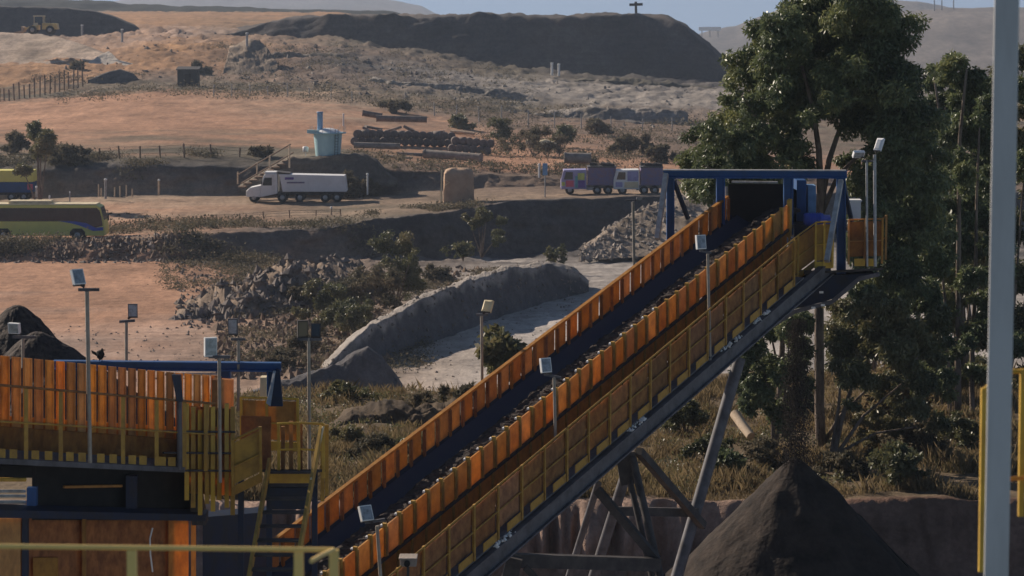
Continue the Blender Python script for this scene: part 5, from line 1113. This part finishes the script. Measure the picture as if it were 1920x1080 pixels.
post('white marker post right of the white tipper', 689, 326, 362, 277, .09, 'white')
post('slim post on the grassy strip right of the coach', 467, 418, 434, 250, .07, 'galv')
post('thin white post behind the coach roof', 93, 368, 398, 262, .07, 'white')
post('thin grey post behind the coach roof, right of the white one', 131, 360, 388, 266, .06, 'galv')
post('grey post at the tail of the box trailer', 69, 350, 366, 272, .12, 'galv')
post('short white post beside the blue sign', 1011, 308, 330, 284, .11, 'white')
post('left one of two white posts on the dark mound foot', 1035, 118, 138, 505, .22, 'white')
post('right one of two white posts on the dark mound foot', 1048, 120, 139, 505, .22, 'white')
post('slender post left of the grey brown heap', 463, 62, 84, 470, .2, 'galv')
post('thin post in front of the black mound, left', 154, 47, 63, 500, .2, 'galv')
post('thin post in front of the black mound, right', 229, 55, 76, 500, .2, 'galv')
post('pale post at the far end of the reddish lot', 644, 214, 236, 350, .1, 'white')
# timber cross on the mound
cs_ = thing('cross', 'timber cross on top of the skyline mound', 'cross', at(1192, 30, 560))
b = MB(); b.beam(at(1193, 36, 560), at(1192, 3, 560), .5, .5); b.build('upright', M['dksteel'], cs_)
b = MB(); b.beam(at(1180, 9, 559.6), at(1205, 8, 559.6), .5, .55); b.build('arm', M['dksteel'], cs_)
# fences
def fence(label, pts, n, hpx, m='wood', r=.07, wire=True, name='fence', jit=.15):
    P = []
    for i in range(n):
        f = i / (n - 1) * (len(pts) - 1); k = min(int(f), len(pts) - 2); f -= k; q = [pts[k][j] * (1 - f) + pts[k + 1][j] * f for j in range(3)]; P.append(at(*q))
    h = hpx * pts[0][2] / F; t = thing(name, label, 'fence', P[0])
    tops = []
    for p in P:
        tp_ = p + Vector((random.uniform(-jit, jit), 0, h * random.uniform(.85, 1.15))); tops.append(tp_)
        b = MB(); b.tube([p - Zv * .4, tp_], r, 6); b.build('fence_post', M[m], t)
    if wire:
        b = MB()
        for f in (.4, .7, .92):
            for a, c, d, e in zip(P[:-1], P[1:], tops[:-1], tops[1:]): b.beam(a.lerp(d, f), c.lerp(e, f), .025, .025)
        b.build('wire', M['dksteel'], t)
    return t
fence('brown post and wire fence along the front of the reddish lot', [(187, 300, 290), (320, 297, 290), (500, 300, 291)], 8, 26, r=.1)
fence('orange tinted leaning post fence at the left edge', [(-20, 208, 425), (40, 196, 430), (100, 176, 440), (155, 158, 450)], 20, 38, 'wood', .13)
fence('grey post fence behind the reddish lot', [(400, 184, 415), (520, 186, 415), (660, 196, 415)], 8, 28, 'galv', .09)
fence('sparse post fence right of the culvert stacks', [(815, 222, 400), (940, 236, 398), (1090, 246, 396), (1260, 256, 396)], 10, 34, 'galv', .09)
fence('low fence along the upper road behind the box trucks', [(960, 336, 288), (1100, 332, 288), (1240, 330, 288)], 9, 20, 'wood', .07)
fence('post and rail fence along the grassy strip below the tipper', [(205, 432, 247), (330, 424, 250), (480, 414, 254), (640, 406, 258)], 11, 16, 'wood', .06)
# broken slabs in front of the wrecked edge, rails on the lot under the tipper
for i, (px, Y, a, sz) in enumerate([(700, 348, .2, (2.2, 1.2, .3)), (735, 346, -.3, (2.6, 1.0, .3)), (770, 349, .5, (2.0, 1.2, .35)), (820, 352, -.1, (1.8, 1.0, .3)), (690, 340, .6, (1.6, 1.1, .3))]):
    p = gp(px, Y); b = MB(); Rm = Matrix.Rotation(a, 3, 'Y') @ Matrix.Rotation(a * 2, 3, 'Z'); b.axes(p + Zv * .35, Rm @ Vector((sz[0], 0, 0)), Rm @ Vector((0, sz[1], 0)), Rm @ Vector((0, 0, sz[2])))
    tag(b.build('concrete_slab', M['dkconc'], None, False, .03), 'broken concrete slab lying behind the long culvert stack', 'slab', 'broken concrete slabs')
# billboard on far hill
bb = thing('billboard', 'pale billboard on the far hazy hill', 'billboard', at(1330, 60, 2300))
b = MB(); b.axes(at(1331, 54, 2290), (19, 0, 0), (0, 1, 0), (0, 0, 3.2)); b.build('board', M['white'], bb)
b = MB()
for px in (1316, 1331, 1346): b.tube([at(px, 57, 2291), at(px, 70, 2291)], .5, 6)
b.build('support_post', M['steel'], bb)
for i, px in enumerate((1752, 1766, 1788)):
    t = thing('pylon', 'thin pylon on the crest of the pale hillside', 'pylon', at(px, 16, 1840), 'pylons on the pale hillside')
    b = MB(); b.tube([at(px, 24, 1840), at(px, -16, 1840)], [.5, .25], 6); b.build('mast', M['steel'], t)
    b = MB(); b.beam(at(px - 6, -6, 1840), at(px + 6, -6, 1840), .4, .4); b.build('cross_arm', M['steel'], t)

# ------------------------------------------------------------------ haze
hz = MB(); hz.box(-2600, 2600, -40, 4700, -160, 120)
hm = bpy.data.materials.new('haze'); hm.use_nodes = True; nt = hm.node_tree; nt.nodes.clear()
pv = nt.nodes.new('ShaderNodeVolumePrincipled'); pv.inputs['Density'].default_value = 0.00015; pv.inputs['Color'].default_value = (.68, .80, 1.0, 1); pv.inputs['Anisotropy'].default_value = 0.2
ho = nt.nodes.new('ShaderNodeOutputMaterial'); nt.links.new(pv.outputs[0], ho.inputs['Volume'])
h = hz.build('haze', hm); tag(h, 'thin pale dust haze over the whole mine', 'haze', kind='stuff')
